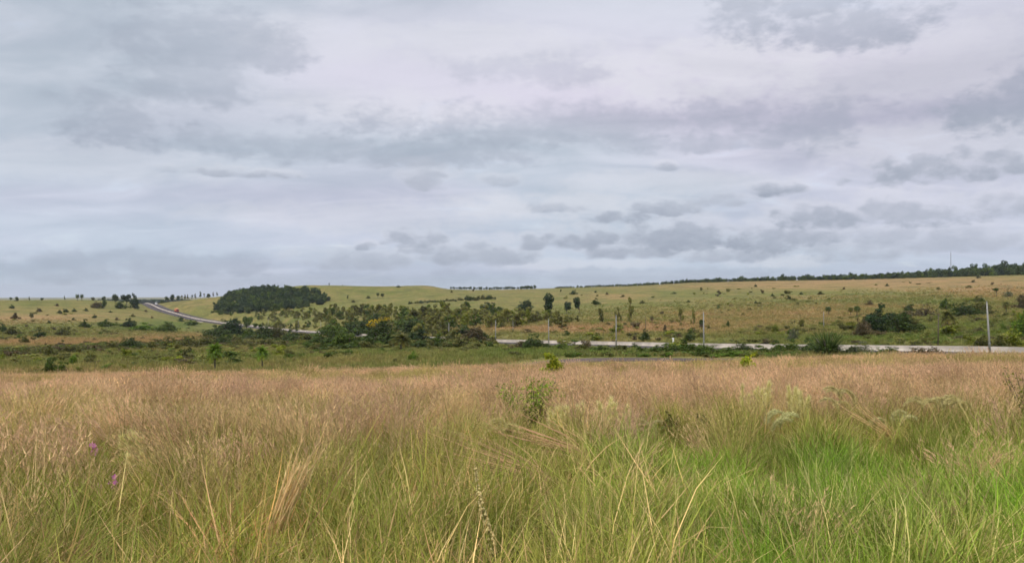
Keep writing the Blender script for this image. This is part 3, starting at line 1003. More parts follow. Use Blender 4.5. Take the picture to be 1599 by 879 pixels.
# beside the highway
plant('big', 833, 546, 36, 24, 'dark', 'dark round bush in front of the highway barrier between two poles')
plant('flat', 897, 541, 24, 11, 'green', 'low spreading green shrub overlapping the barrier')
plant('bush', 932, 532, 16, 13, 'green', 'small green bush behind the barrier left of the third pole')
plant('bush', 1006, 533, 18, 18, 'dark', 'dark bush at the foot of the thin dark post')
plant('bush', 1078, 534, 16, 17, 'dark', 'dark bush behind the barrier just left of the tall pole')
plant('loose', 1094, 528, 18, 16, 'olive', 'loose olive shrub behind the tall pole')
plant('round', 1093, 511, 14, 12, 'dark', 'little dark tree on the slope just left of the tall pole')
plant('bush', 885, 524, 12, 7, 'green', 'small bright shrub on the verge above the barrier', dmin=260)
plant('loose', 1237, 534, 20, 32, 'grey', 'grey half-bare shrub behind the highway')
plant('round', 1252, 513, 12, 14, 'olive', 'small olive tree on the slope above the grey half-bare shrub')
row([('bush', 905, 549, 36, 12, 'olive'), ('bush', 938, 551, 40, 12, 'green'), ('bush', 968, 551, 36, 13, 'olive'), ('bush', 990, 545, 12, 10, 'dark'), ('bush', 998, 553, 36, 12, 'green'),
     ('big', 1030, 554, 50, 16, 'green'), ('big', 1065, 553, 70, 24, 'green'), ('big', 1105, 556, 60, 18, 'green'), ('bush', 1135, 555, 34, 14, 'green'),
     ('big', 1160, 552, 50, 17, 'dark'), ('bush', 1190, 555, 40, 15, 'green'), ('bush', 1216, 553, 36, 17, 'green')],
    'low green bushes between side road and highway', 'low bushes before the highway')
plant('big', 1236, 552, 34, 22, 'green', 'green bush just left of the big spiky shrub')
plant('spiky', 1291, 555, 62, 46, 'dark', 'big dark spiky shrub with radiating leaves by the highway')
plant('bush', 1262, 553, 34, 24, 'dark', 'dark bush tucked against the spiky shrub')
plant('loose', 1345, 554, 56, 22, 'grey', 'grey-green wispy shrub right of the spiky one')
plant('bush', 1330, 556, 40, 16, 'grey', 'small grey-green shrub leaning on the wispy one')
plant('bush', 1390, 552, 34, 11, 'green', 'low green shrub hiding the barrier near the pale rock')
plant('bush', 1425, 550, 34, 15, 'olive', 'olive shrub below the pale rock')
plant('loose', 1446, 554, 44, 20, 'brown', 'brownish loose shrub at the left end of the last barrier stretch')

# slope right of centre
row([('big', 1346, 525, 34, 29, 'brown'), ('big', 1376, 519, 62, 42, 'deep'), ('big', 1405, 520, 54, 34, 'dark'), ('bush', 1428, 513, 28, 17, 'olive')],
    'thicket shrubs behind the highway on the right', 'thicket shrubs on the right slope', 155)
row([('loose', 1415, 496, 34, 17, 'brown'), ('bush', 1420, 487, 22, 11, 'dark'), ('loose', 1445, 494, 40, 20, 'brown'), ('bush', 1478, 484, 22, 17, 'green'), ('big', 1505, 494, 46, 22, 'dark'),
     ('big', 1528, 492, 36, 26, 'olive'), ('bush', 1527, 472, 18, 10, 'dark')],
    'shrubs of the upper hedgerow on the right slope', 'upper hedgerow shrubs', 155)
plant('palm', 1480, 521, 26, 38, 'olive', 'shaggy green palm standing in front of the hedgerow', dmin=155)
plant('tpalm', 1571, 489, 15, 19, 'olive', 'slim little palm near the right picture edge', dmin=155)
plant('flat', 1556, 464, 14, 14, 'dark', 'dark flat-topped tree high on the right slope', dmin=155)
plant('loose', 1576, 464, 17, 14, 'grey', 'grey-green shrub beside the dark flat-topped tree', dmin=155)
plant('bush', 1597, 482, 24, 22, 'brown', 'brown thicket cut by the right picture edge', dmin=155)
plant('tpalm', 1293, 492, 12, 14, 'dark', 'small dark round-headed palm beside the far roadside pole', dmin=155)
plant('tpalm', 1328, 493, 11, 14, 'olive', 'paler of the twin little palms on the slope', dmin=155)
plant('tpalm', 1338, 494, 14, 17, 'dark', 'darker of the twin little palms on the slope', dmin=155)
plant('bush', 1358, 477, 11, 9, 'brown', 'brown shrub above the twin little palms', dmin=155)
row([('big', 1582, 542, 40, 30, 'yellow'), ('big', 1598, 528, 34, 42, 'lush'), ('bush', 1536, 546, 26, 22, 'olive'), ('bush', 1560, 546, 26, 20, 'olive'), ('bush', 1590, 506, 24, 20, 'yellow'), ('bush', 1530, 520, 14, 8, 'brown')],
    'shrubs behind the barrier near the nearest pole', 'shrubs near the nearest pole', 134)

# dark trees in the middle of the far slope
plant('big', 820, 486, 28, 18, 'bluish', 'dark wide bush left of the tall dark tree', dmin=330)
plant('round', 856, 491, 26, 34, 'deep', 'tallest dark tree in the middle of the far slope', dmin=330)
plant('round', 885, 490, 17, 22, 'bluish', 'dark tree right of the tallest dark tree', dmin=330)
plant('round', 904, 489, 18, 25, 'deep', 'rightmost of the dark trees on the mid slope', dmin=330)
plant('bush', 931, 476, 13, 10, 'dark', 'dark bush up-slope from the rightmost dark tree', dmin=330)
plant('bush', 896, 460, 11, 7, 'dark', 'dark dot of a bush near the central skyline', dmin=330)
plant('bush', 763, 485, 30, 14, 'bluish', 'dark bush among the pale young trees', dmin=330)
plant('airy', 985, 504, 16, 38, 'airy', 'tall airy pale green tree alone on the slope behind the road', dmin=240)
plant('airy', 965, 503, 13, 24, 'airy', 'shorter airy tree left of the tall lone one', dmin=240)
plant('airy', 1062, 508, 13, 26, 'airy', 'thin airy tree mid slope left of the tall pole', dmin=220)
plant('airy', 1083, 507, 11, 24, 'airy', 'thin airy tree close behind the tall pole', dmin=220)
plant('loose', 1050, 505, 11, 9, 'olive', 'small olive shrub beside the thin airy trees', dmin=220)
plant('airy', 938, 505, 15, 22, 'olive', 'small airy tree above the verge right of the dark trees', dmin=240)

# left slope, single bushes
for a in [('bush', 132, 512, 14, 13, 'dark', 'dark round bush alone on the left slope'), ('bush', 5, 519, 12, 14, 'dark', 'dark bush at the left picture edge on the slope'),
          ('bush', 19, 523, 24, 12, 'olive', 'wide olive bush next to the left picture edge'), ('bush', 38, 537, 16, 12, 'olive', 'olive bush on the tan strip of the left meadow'),
          ('bush', 62, 527, 18, 12, 'dark', 'small dark bush above the tan strip on the left'), ('bush', 101, 524, 24, 14, 'olive', 'wide olive shrub below the dark round bush'),
          ('bush', 202, 511, 20, 15, 'deep', 'dark bush in the lush green hollow left of the highway'), ('big', 260, 518, 34, 16, 'green', 'lush green bush in the hollow below the highway climb'),
          ('big', 225, 516, 34, 12, 'lush', 'bright green low thicket in the hollow below the climb'), ('bush', 165, 510, 26, 11, 'green', 'green bush between the dark ones on the left slope'),
          ('bush', 300, 508, 26, 9, 'green', 'low green bush under the highway near the culvert'), ('bush', 24, 498, 13, 9, 'brown', 'brownish bush high on the left slope'),
          ('round', 50, 498, 8, 9, 'olive', 'tiny tree right of the brownish bush on the left slope'), ('bush', 282, 502, 12, 8, 'dark', 'dark shrub on the bank below the truck'),
          ('big', 152, 481, 18, 11, 'brown', 'brownish thicket near the top of the left slope'), ('round', 163, 482, 9, 14, 'dark', 'dark tree beside the brownish thicket')]:
    plant(*a[:6], a[6], dmin=330)
row([('bush', 93, 489, 6, 6, 'dark'), ('bush', 102, 488, 9, 6, 'dark'), ('bush', 116, 487, 6, 6, 'dark'), ('bush', 134, 486, 7, 5, 'dark')],
    'four small dark bushes in line on the left slope', 'bushes in line on the left slope', 500)

# skyline trees of the left ridge
row([('tpalm', 17, 470, 6, 6, 'dark'), ('tpalm', 26, 470, 6, 7, 'dark'), ('slen', 46, 470, 4, 7, 'dark'), ('round', 65, 470, 7, 6, 'dark'), ('slen', 101, 470, 4, 9, 'dark'),
     ('tpalm', 121, 470, 8, 11, 'dark'), ('tpalm', 128, 470, 7, 11, 'dark'), ('round', 147, 471, 9, 7, 'olive'), ('round', 161, 472, 9, 9, 'dark')],
    'small dark trees on the left skyline', 'skyline trees on the left ridge', 700)
plant('round', 180, 473, 13, 14, 'dark', 'round dark tree on the skyline left of the highway crest', dmin=700)
plant('round', 198, 476, 19, 19, 'deep', 'largest dark skyline tree left of the highway crest', dmin=700)
plant('bush', 210, 482, 13, 22, 'deep', 'dark bush beside the highway crest', dmin=700)
plant('bush', 188, 482, 18, 11, 'dark', 'wide dark bush under the largest skyline tree', dmin=700)
row([('bush', 254, 468, 8, 5, 'dark'), ('round', 262, 469, 10, 9, 'dark'), ('round', 270, 469, 11, 11, 'deep'), ('round', 278, 468, 9, 9, 'dark'), ('slen', 284, 467, 6, 10, 'olive'), ('slen', 289, 467, 6, 10, 'olive'),
     ('slen', 293, 467, 6, 10, 'olive'), ('slen', 300, 466, 6, 9, 'dark'), ('slen', 305, 466, 6, 9, 'olive'), ('slen', 313, 467, 7, 13, 'dark'), ('slen', 319, 464, 5, 9, 'olive'), ('round', 326, 467, 8, 10, 'dark'),
     ('slen', 333, 463, 5, 8, 'brown'), ('slen', 339, 463, 6, 8, 'dark')],
    'skyline trees between the highway crest and the hill wood', 'skyline trees right of the highway crest', 800)
row([('slen', 514, 447, 5, 6, 'dark'), ('slen', 535, 447, 3, 3, 'dark'), ('slen', 543, 468, 6, 8, 'dark'), ('tpalm', 590, 465, 7, 8, 'dark'), ('round', 598, 465, 9, 7, 'dark'),
     ('bush', 575, 466, 6, 4, 'dark'), ('bush', 622, 449, 6, 4, 'dark'), ('bush', 552, 472, 6, 4, 'olive')],
    'little trees on the bare flat-topped hill', 'trees on the flat-topped hill', 600)

# scattered dots on the right slope: nothing tells them apart
for (px, py, w, h, kind) in [(1095, 455, 5, 6, 'round'), (1122, 463, 10, 11, 'airy'), (1227, 460, 7, 7, 'round'), (1206, 463, 6, 5, 'bush'), (1233, 469, 9, 7, 'round'), (1251, 460, 6, 4, 'bush'),
                             (1281, 460, 10, 5, 'bush'), (972, 464, 8, 4, 'bush'), (1052, 459, 9, 3, 'bush'), (1034, 491, 7, 5, 'bush'), (1075, 472, 6, 4, 'bush'), (948, 460, 5, 4, 'bush'), (1180, 448, 5, 4, 'bush'),
                             (1385, 447, 6, 4, 'bush'), (1318, 452, 5, 4, 'bush'), (1465, 452, 6, 4, 'bush'), (1520, 441, 6, 4, 'bush'), (1137, 512, 6, 9, 'airy'), (1003, 474, 8, 6, 'bush'), (1180, 474, 6, 4, 'bush'),
                             (875, 457, 4, 5, 'round'), (739, 456, 4, 5, 'round'), (705, 457, 4, 4, 'bush'), (930, 457, 5, 3, 'bush'), (1136, 509, 7, 8, 'bush'), (1160, 493, 6, 5, 'bush')]:
    plant(kind, px, py, w, h, random.choice(['dark', 'olive', 'brown', 'dark']), 'tiny dark shrub dotted on the far slope between centre and right', 'dotted shrubs of the far slope', 240)
for (px, py) in [(60, 487), (180, 500), (75, 505), (20, 482), (115, 500), (40, 510), (150, 497), (90, 478), (210, 495), (172, 488), (240, 497), (30, 470), (230, 487), (100, 534), (150, 532), (222, 530), (70, 541), (258, 527), (300, 531)]:
    s = random.uniform(4, 8)
    plant('bush', px + random.uniform(-4, 4), py, s, s * random.uniform(.6, .9), random.choice(['dark', 'olive', 'brown']), 'tiny shrub dotted over the left slope', 'dotted shrubs of the left slope', 240)

# dark hedge line on the bare slope left of the centre
for k in range(34):
    px = 640 + k * 4.0 + random.uniform(-1.5, 1.5)
    big = 1.7 if 725 < px < 770 else 1.0
    plant('bush', px, 474 - 0.055 * (px - 640) + random.uniform(-1, 1), random.uniform(4, 7) * big, random.uniform(3, 4.5) * big, random.choice(['dark', 'bluish', 'deep', 'olive']),
          'small dark bush in the hedge line below the flat-topped hill', 'hedge line below the flat-topped hill', 600)
# row of trees on the central skyline
for k in range(52):
    px = 703 + k * 2.6 + random.uniform(-1.2, 1.2)
    D = 1420 + random.uniform(-30, 60)
    x = xat(px, D); h = random.uniform(4.6, 6.4) * (1.35 if px > 815 else 1.0)
    grow(random.choice(['round', 'round', 'slen']), (x, D, hz(x, D) - .3), h * 1.15, h, random.choice(['dark', 'bluish', 'dark']), 'small dark tree in the straight row on the central skyline', 'tree row on the central skyline')

# pale young trees behind the thicket
k = 0
_rc = 799.5 + F * RP[:, 0] / np.maximum(RP[:, 1], 1.0)
_ok = RP[:, 1] > 150
while k < 250:
    px = random.uniform(395, 905); D = random.uniform(330, 930)
    dr = float(np.interp(px, _rc[_ok][::-1], RP[_ok, 1][::-1]))
    if D < dr + 24:
        continue
    x = xat(px, D); z = hz(x, D); rw = HOR + F * (EYE - z) / D
    if rw < np.interp(px, [395, 470, 560, 700, 800, 860, 905], [493, 488, 486, 487, 492, 497, 503]) or (px > 700 and rw > 512):
        continue
    h = random.uniform(14, 27) * D / F * np.interp(px, [395, 470, 540, 850, 905], [.6, .7, 1, 1, .6]) * np.interp(D, [330, 900], [1.0, .75])
    h = min(max(h * .9, 4.0), 10.0)
    grow('airy', (x, D, z - .2), h * random.uniform(1.0, 1.5), h, random.choice(['airy', 'airy', 'olive', 'airy', 'yellow', 'airy', 'green']), 'airy pale green young tree in the plantation behind the thicket', 'young trees of the plantation')
    k += 1

# blossom crest of the one flowering bush
bl = MB()
leaves(bl, [(-.18, -.2, .93, .16, .16, .06), (.05, -.25, 1.0, .2, .15, .06), (-.3, -.15, .8, .12, .12, .06)], 260, .022, 77, hue=.05)
yb_b = obj('blossom', bl.mesh('blossom', [M_LEAF]), yb); yb_b.color = (.5, .36, .02, 1)
yb.rotation_euler[2] = 0.0

# ------------------------------------------------------------------ poles
def pole(px, h, label, off=-12.6, x=None, mat=None, lean=0.0, group='concrete poles along the highway', thin=1.0):
    if x is None:
        p, a, i = road_at(px, off)
        x, y = p[0], p[1]
    else:
        x, y, a = x[0], x[1], 0.0
    z = hz(x, y)
    root = obj('utility_pole', None, loc=(x, y, z - .3), rot=(0, lean, 0))
    tag(root, label, 'pole', group)
    m = MB(); m.tube([(0, 0, 0), (0, 0, h * .5), (0, 0, h + .3)], [.17 * thin, .14 * thin, .095 * thin], 10)
    obj('shaft', m.mesh('shaft', [mat or M_POLE], True, False), root)
    if mat is None:
        m = MB(); m.tube([(0, 0, h + .3), (0, 0, h + .38), (0, 0, h + .52)], [.03, .07, .05], 6)
        obj('insulator', m.mesh('insulator', [M_STEEL], True, False), root)
        m = MB(); m.tube([(0, 0, h * .30), (0, 0, h * .30 + .12)], [.175 * thin, .173 * thin], 10)
        obj('band', m.mesh('band', [M_STEEL], True, False), root)
    return root


for px, h, lb, ln in [(1546, 8.3, 'nearest and tallest concrete pole, at the right by the barrier', -.055), (1099, 8.4, 'tall concrete pole in front of the airy trees', -.01),
                      (962, 8.4, 'concrete pole left of the thin dark post', 0), (857, 8.4, 'concrete pole right of the dark round bush', -.01), (774, 8.4, 'concrete pole left of the dark round bush', 0),
                      (701, 8.0, 'concrete pole rising out of the thicket edge', 0), (501, 8.4, 'pale concrete pole at the left end of the thicket', 0), (466, 8.4, 'far concrete pole left of the thicket end pole', 0),
                      (439, 8.4, 'far concrete pole between the bushes below the young trees', 0), (419, 8.4, 'far concrete pole right of the round green tree', 0), (394, 8.4, 'farthest concrete pole, right beside the round green tree', 0)]:
    pole(px, h, lb, lean=ln, off=-12.6 if px > 700 else 12.6)
for px, py, h, lb in [(1286, 513, 5.6, 'concrete pole standing alone up the right slope'), (801, 518, 5.2, 'short concrete pole behind the highway before the young trees'), (584, 500, 7, 'faint thin pole among the young trees')]:
    x, D, z = spot(px, py, 220 if px > 1000 else 320)
    pole(px, h, lb, x=(x, D), group='poles behind the highway', thin=.8)
x, D, z = spot(1008, 531, 215)
pole(1008, 8.0, 'thin dark wooden post rising from a dark bush', x=(x, D), mat=M_WOODPOLE, group='dark wooden posts', thin=.62)
x, D, z = spot(1464, 543, 140)
pole(1464, 6.8, 'dark wooden post left of the shaggy palm', x=(x, D), mat=M_WOODPOLE, group='dark wooden posts', thin=.75, lean=.02)


def marker(px, off, label):
    p, a, i = road_at(px, off)
    z = hz(p[0], p[1])
    root = obj('marker_post', None, loc=(p[0], p[1], p[2] - .3 if abs(off) < 13 else z - .1))
    tag(root, label, 'marker', 'white roadside markers')
    m = MB(); m.box(0, 0, 1.0, .5, .22, 2.0, taper=.8)
    obj('post', m.mesh('post', [M_WHITE], attr=False), root)
    m = MB(); m.box(0, 0, 2.12, .7, .3, .22, taper=.6)
    obj('cap', m.mesh('cap', [M_WHITE], attr=False), root)


marker(1051, 12.0, 'small white roadside marker behind the barrier, right of the dark post')
marker(357, 12.0, 'small white roadside marker where the highway nears the culvert')

# pale rock on the bank
rk = MB()
r_ = random.Random(4)
V = []; Fc = []
for i in range(5):
    for j in range(10):
        a = 6.283 * j / 10; e = i / 4 * 1.5
        q = 1 + r_.uniform(-.14, .14)
        V.append((.62 * math.cos(a) * math.cos(e) * q, .5 * math.sin(a) * math.cos(e) * q, .46 * math.sin(e) * q - .08))
for i in range(4):
    for j in range(10):
        Fc.append((i * 10 + j, i * 10 + (j + 1) % 10, i * 10 + 10 + (j + 1) % 10, i * 10 + 10 + j))
rk.add(V, Fc)
x, D, z = spot(1413, 537, 140)
tag(obj('rock', rk.mesh('rock', [M_ROCK], attr=False), loc=(x, D, z), scale=(1.0, 1.0, 1.1)), 'pale yellow rock on the green bank behind the highway', 'rock')

# lattice mast on the right skyline
def mast():
    D = 1340; x = xat(1485, D); z = hz(x, D)
    root = obj('lattice_mast', None, loc=(x, D, z))
    tag(root, 'slim grey lattice mast above the wooded right skyline', 'mast')
    hgt, w = 42.0, 0.85
    top = zat(394, D) - z
    hgt = top
    for k in range(3):
        a = k * 2.094
        m = MB(); m.tube([(w * math.cos(a), w * math.sin(a), -1), (w * .8 * math.cos(a), w * .8 * math.sin(a), hgt)], [.13, .10], 5)
        obj('leg', m.mesh('leg', [M_STEEL], attr=False), root)
    m = MB(); n = 18
    for i in range(n):
        z0, z1 = hgt * i / n, hgt * (i + 1) / n
        for k in range(3):
            a, b = k * 2.094, (k + 1) * 2.094
            m.tube([(w * .9 * math.cos(a), w * .9 * math.sin(a), z0), (w * .9 * math.cos(b), w * .9 * math.sin(b), z1)], [.07, .07], 4)
    obj('bracing', m.mesh('bracing', [M_STEEL], attr=False), root)
    m = MB(); m.tube([(0, 0, hgt), (0, 0, hgt + 3)], [.1, .05], 5)
    obj('antenna', m.mesh('antenna', [M_STEEL], attr=False), root)


mast()

# ------------------------------------------------------------------ vehicles
def wheel(root, x, y, r, w):
    t = MB(); t.tube([(x, y - w / 2, r), (x, y + w / 2, r)], [r, r], 14)
    o = obj('wheel', t.mesh('wheel', [M_DARK], attr=False), root)
    h = MB(); h.tube([(x, y - w / 2 - .02, r), (x, y + w / 2 + .02, r)], [r * .5, r * .5], 10)
    obj('rim', h.mesh('rim', [M_STEEL], attr=False), o)


def part(root, name, mat, fn):
    m = MB(); fn(m)
    return obj(name, m.mesh(name, [mat], attr=False), root)


def truck(px, off):
    p, a, i = road_at(px, off)
    root = obj('truck', None, loc=(p[0], p[1], p[2]), rot=(0, 0, a + math.pi), scale=(1.3, 1.3, 1.5))
    tag(root, 'red truck with an orange load coming down the highway', 'truck')
    part(root, 'chassis', M_DARK, lambda m: m.box(-.3, 0, .85, 8.2, 1.0, .35))
    cab = part(root, 'cab', M_RED, lambda m: m.prism([(2.3, .7), (4.3, .7), (4.35, 1.7), (4.0, 2.9), (2.3, 3.0)], -1.2, 1.2))
    part(cab, 'windshield', M_GLASS, lambda m: m.prism([(4.30, 1.85), (4.37, 1.85), (4.07, 2.75), (4.0, 2.75)], -1.0, 1.0))
    part(root, 'cargo_bed', M_RED, lambda m: m.box(-1.1, 0, 1.55, 6.2, 2.45, 1.0))
    part(root, 'load', M_ORANGE, lambda m: m.prism([(-4.1, 2.06), (1.9, 2.06), (1.7, 3.3), (.4, 3.7), (-2.6, 3.7), (-3.9, 3.3)], -1.18, 1.18))
    part(root, 'bumper', M_DARK, lambda m: m.box(4.42, 0, .7, .2, 2.3, .4))
    for s in (-1, 1):
        part(root, 'headlight', M_LAMP, lambda m: m.box(4.40, s * .85, 1.15, .1, .35, .25))
        for x in (3.3, -1.9, -3.1):
            wheel(root, x, s * 1.0, .5, .35)


def car(px, off):
    p, a, i = road_at(px, off)
    root = obj('van', None, loc=(p[0], p[1], p[2]), rot=(0, 0, a + math.pi), scale=(1.3, 1.3, 1.5))
    tag(root, 'white van high on the highway just below the crest', 'van')
    body = part(root, 'body', M_WHITE, lambda m: m.prism([(-2.6, .4), (2.6, .4), (2.65, 1.0), (1.9, 1.25), (1.2, 2.2), (-2.5, 2.25), (-2.65, 1.2)], -.95, .95))
    part(body, 'windshield', M_GLASS, lambda m: m.prism([(1.86, 1.33), (1.93, 1.33), (1.30, 2.12), (1.23, 2.12)], -.82, .82))
    for s in (-1, 1):
        part(body, 'window', M_GLASS, lambda m: m.box(-.4, s * .955, 1.7, 2.6, .02, .6))
        part(root, 'headlight', M_LAMP, lambda m: m.box(2.64, s * .7, .85, .06, .35, .2))
        for x in (1.7, -1.7):
            wheel(root, x, s * .85, .36, .25)


truck(276, 6.0)
car(244, 6.2)
# ------------------------------------------------------------------ instanced stuff: woods and grass
def library(name, meshes):
    c = bpy.data.collections.new(name)
    for i, me in enumerate(meshes):
        o = bpy.data.objects.new(f'{name}_{i:02d}', me)
        c.objects.link(o)
    return c


def scatter(name, coll, P, rot, scl, idx, tint):
    me = bpy.data.meshes.new(name)
    n = len(P)
    me.vertices.add(n)
    me.vertices.foreach_set('co', np.asarray(P, np.float32).ravel())
    a = me.attributes.new('rot', 'FLOAT_VECTOR', 'POINT'); a.data.foreach_set('vector', np.asarray(rot, np.float32).ravel())
    a = me.attributes.new('scl', 'FLOAT_VECTOR', 'POINT'); a.data.foreach_set('vector', np.asarray(scl, np.float32).ravel())
    a = me.attributes.new('idx', 'INT', 'POINT'); a.data.foreach_set('value', np.asarray(idx, np.int32))
    a = me.attributes.new('tint', 'FLOAT_COLOR', 'POINT')
    a.data.foreach_set('color', np.concatenate([np.asarray(tint, np.float32), np.ones((n, 1), np.float32)], 1).ravel())
    me.update()
    g = bpy.data.node_groups.new(name, 'GeometryNodeTree')
    g.interface.new_socket('Geometry', in_out='INPUT', socket_type='NodeSocketGeometry')
    g.interface.new_socket('Geometry', in_out='OUTPUT', socket_type='NodeSocketGeometry')
    nd = g.nodes
    gi = nd.new('NodeGroupInput'); go = nd.new('NodeGroupOutput')
    ci = nd.new('GeometryNodeCollectionInfo')
    ci.inputs['Collection'].default_value = coll
    ci.inputs['Separate Children'].default_value = True
    ci.inputs['Reset Children'].default_value = True
    ip = nd.new('GeometryNodeInstanceOnPoints')
    ip.inputs['Pick Instance'].default_value = True
    def attr(nm, dt):
        q = nd.new('GeometryNodeInputNamedAttribute'); q.data_type = dt
        q.inputs['Name'].default_value = nm
        return q.outputs['Attribute']
    er = nd.new('FunctionNodeEulerToRotation')
    L = g.links
    L.new(gi.outputs[0], ip.inputs['Points'])
    L.new(ci.outputs[0], ip.inputs['Instance'])
    L.new(attr('idx', 'INT'), ip.inputs['Instance Index'])
    L.new(attr('rot', 'FLOAT_VECTOR'), er.inputs[0])
    L.new(er.outputs[0], ip.inputs['Rotation'])
    L.new(attr('scl', 'FLOAT_VECTOR'), ip.inputs['Scale'])
    L.new(ip.outputs[0], go.inputs[0])
    o = obj(name, me)
    md = o.modifiers.new('scatter', 'NODES')
    md.node_group = g
    return o


def wood_mesh(seed):
    r = random.Random(seed); mb = MB(); lobes = []
    for i in range(13):
        a = r.uniform(0, 6.283); q = r.uniform(.05, .36); s = r.uniform(.13, .22)
        lobes.append((math.cos(a) * q, math.sin(a) * q, r.uniform(.12, .86), s, s, s))
    leaves(mb, lobes, 1100, .055, seed)
    mb.tube([(0, 0, -.05), (.01, 0, .6)], [.03, .015], 5, c=(.9, .6, .6))
    return mb.mesh('wood_tree', [M_STUFFLEAF])


WOOD = library('wood', [wood_mesh(200 + i) for i in range(6)])


def wood(name, pts, hh, ww, tints, label):
    P = np.array(pts); n = len(P)
    P[:, 2] = H(P[:, 0], P[:, 1]) - .3
    rot = np.zeros((n, 3)); rot[:, 2] = rng.uniform(0, 6.28, n)
    w = ww * rng.uniform(.8, 1.25, n)
    scl = np.stack([w, w, hh * rng.uniform(.75, 1.2, n)], -1)
    t = np.array([TINT[k] for k in tints])[rng.integers(0, len(tints), n)] * rng.uniform(.75, 1.3, (n, 1))
    o = scatter(name, WOOD, P, rot, scl, rng.integers(0, 6, n), t)
    tag(o, label, 'wood', None, 'stuff')


# dark wood on the flank of the hill
pts = []
poly_top = ([335, 345, 362, 385, 430, 470, 495, 517], [481, 468, 456, 451, 449, 449, 455, 467])
poly_bot = ([335, 352, 385, 430, 470, 500, 517], [484, 488, 490, 486, 481, 476, 469])
tries = 0
while len(pts) < 520 and tries < 60000:
    tries += 1
    px = random.uniform(335, 517); D = random.uniform(900, 1200)
    x = xat(px, D)
    row_ = HOR + F * (EYE - float(H0(np.array([x]), np.array([D]))[0])) / D
    if np.interp(px, *poly_top) + 4 < row_ < np.interp(px, *poly_bot) and row_ > 451:
        pts.append((x, D, 0))
for k in range(24):
    px = random.uniform(318, 535); D = random.uniform(930, 1190); x = xat(px, D)
    pts.append((x, D, 0)) if random.random() < .5 and near_path(np.array([x]), np.array([D]), RP)[0][0] > 40 and abs(np.interp(px, *poly_bot) - (HOR + F * (EYE - hz(x, D)) / D)) < 7 else None
wood('wood', pts, rng.uniform(6, 8.8, len(pts)), rng.uniform(7.5, 10.5, len(pts)), ['dark', 'deep', 'dark', 'bluish', 'green', 'deep'], 'dense dark green wood on the flank of the flat-topped hill')
# low scrub at the foot of the hill wood
pts = [(xat(p, d), d, 0) for p, d in zip(rng.uniform(305, 420, 90), rng.uniform(950, 1010, 90))]
pts = [q for q in pts if near_path(np.array([q[0]]), np.array([q[1]]), RP)[0][0] > 30]
wood('scrub', pts, 3.0, 6.0, ['green', 'dark'], 'low green scrub at the foot of the hill wood')
# wooded skyline on the right
pts = []
for k in range(1500):
    px = random.uniform(865, 1850)
    D = np.interp(px, [865, 950, 1100, 1350, 1599, 1850], [1750, 1640, 1330, 1160, 1040, 1000]) + random.uniform(0, 110)
    pts.append((xat(px, D), D, 0))
P_ = np.array(pts)
pxs = 799.5 + F * P_[:, 0] / P_[:, 1]
hh = np.interp(pxs, [865, 950, 1100, 1250, 1400, 1480, 1600, 1850], [3.5, 4.5, 5.5, 6.5, 7.5, 10, 13.5, 14]) * rng.uniform(.7, 1.15, len(pxs)) * np.where(rng.uniform(0, 1, len(pxs)) < .06, 1.4, 1.0)
wood('woodland', pts, hh, hh * .95, ['dark', 'deep', 'bluish', 'dark', 'green'], 'dark woodland along the right skyline')
# far wooded ridge seen over the crest of the highway
pts = [(xat(p, d), d, 0) for p, d in zip(rng.uniform(150, 300, 260), rng.uniform(2600, 2900, 260))]
P_ = np.array(pts)
gz = H(P_[:, 0], P_[:, 1])
o_hh = np.clip(zat(466.5, 2700) - gz, 6, 60)
wood('far_wood', pts, o_hh * .8, 22.0, ['bluish'], 'far bluish wooded ridge over the highway crest')

# undergrowth along the creek beds
pts = []
for k in range(520):
    px = random.uniform(-20, 480); py = np.interp(px, [0, 200, 330, 480], [553, 544, 536, 538]) + random.gauss(0, 2.5)
    x, D, z = 0, 0, 0
    D = np.interp(py, [530, 536, 541, 546, 553, 560], [450, 370, 320, 265, 212, 180]) + random.uniform(-15, 15)
    pts.append((xat(px, D), D, 0))
wood('undergrowth', pts, 1.5, 4.0, ['olive', 'green', 'olive', 'brown'], 'low olive undergrowth along the creek in the left meadow')
pts = [(xat(p, d), d, 0) for p, d in zip(rng.uniform(480, 770, 330), rng.uniform(230, 330, 330))]
pts = [q for q in pts if near_path(np.array([q[0]]), np.array([q[1]]), RP)[0][0] > 22]
pts += [(xat(a, d_), d_, 0) for a, d_ in zip(rng.uniform(330, 520, 240), rng.uniform(430, 560, 240)) if near_path(np.array([xat(a, d_)]), np.array([d_]), RP)[0][0] > 30]
wood('undergrowth', pts, rng.uniform(1.6, 3.2, len(pts)), 5.0, ['olive', 'green', 'olive', 'dark', 'airy'], 'tangled undergrowth of the creek thicket')
pts = [(xat(p, d), d, 0) for p, d in zip(rng.uniform(890, 1420, 420), rng.uniform(118, 150, 420))]
pts = [q for q in pts if near_path(np.array([q[0]]), np.array([q[1]]), RP)[0][0] > 15 and near_path(np.array([q[0]]), np.array([q[1]]), _sp)[0][0] > 6]
wood('undergrowth', pts, .9, 2.4, ['green', 'lush', 'olive'], 'low green growth between the side road and the highway')
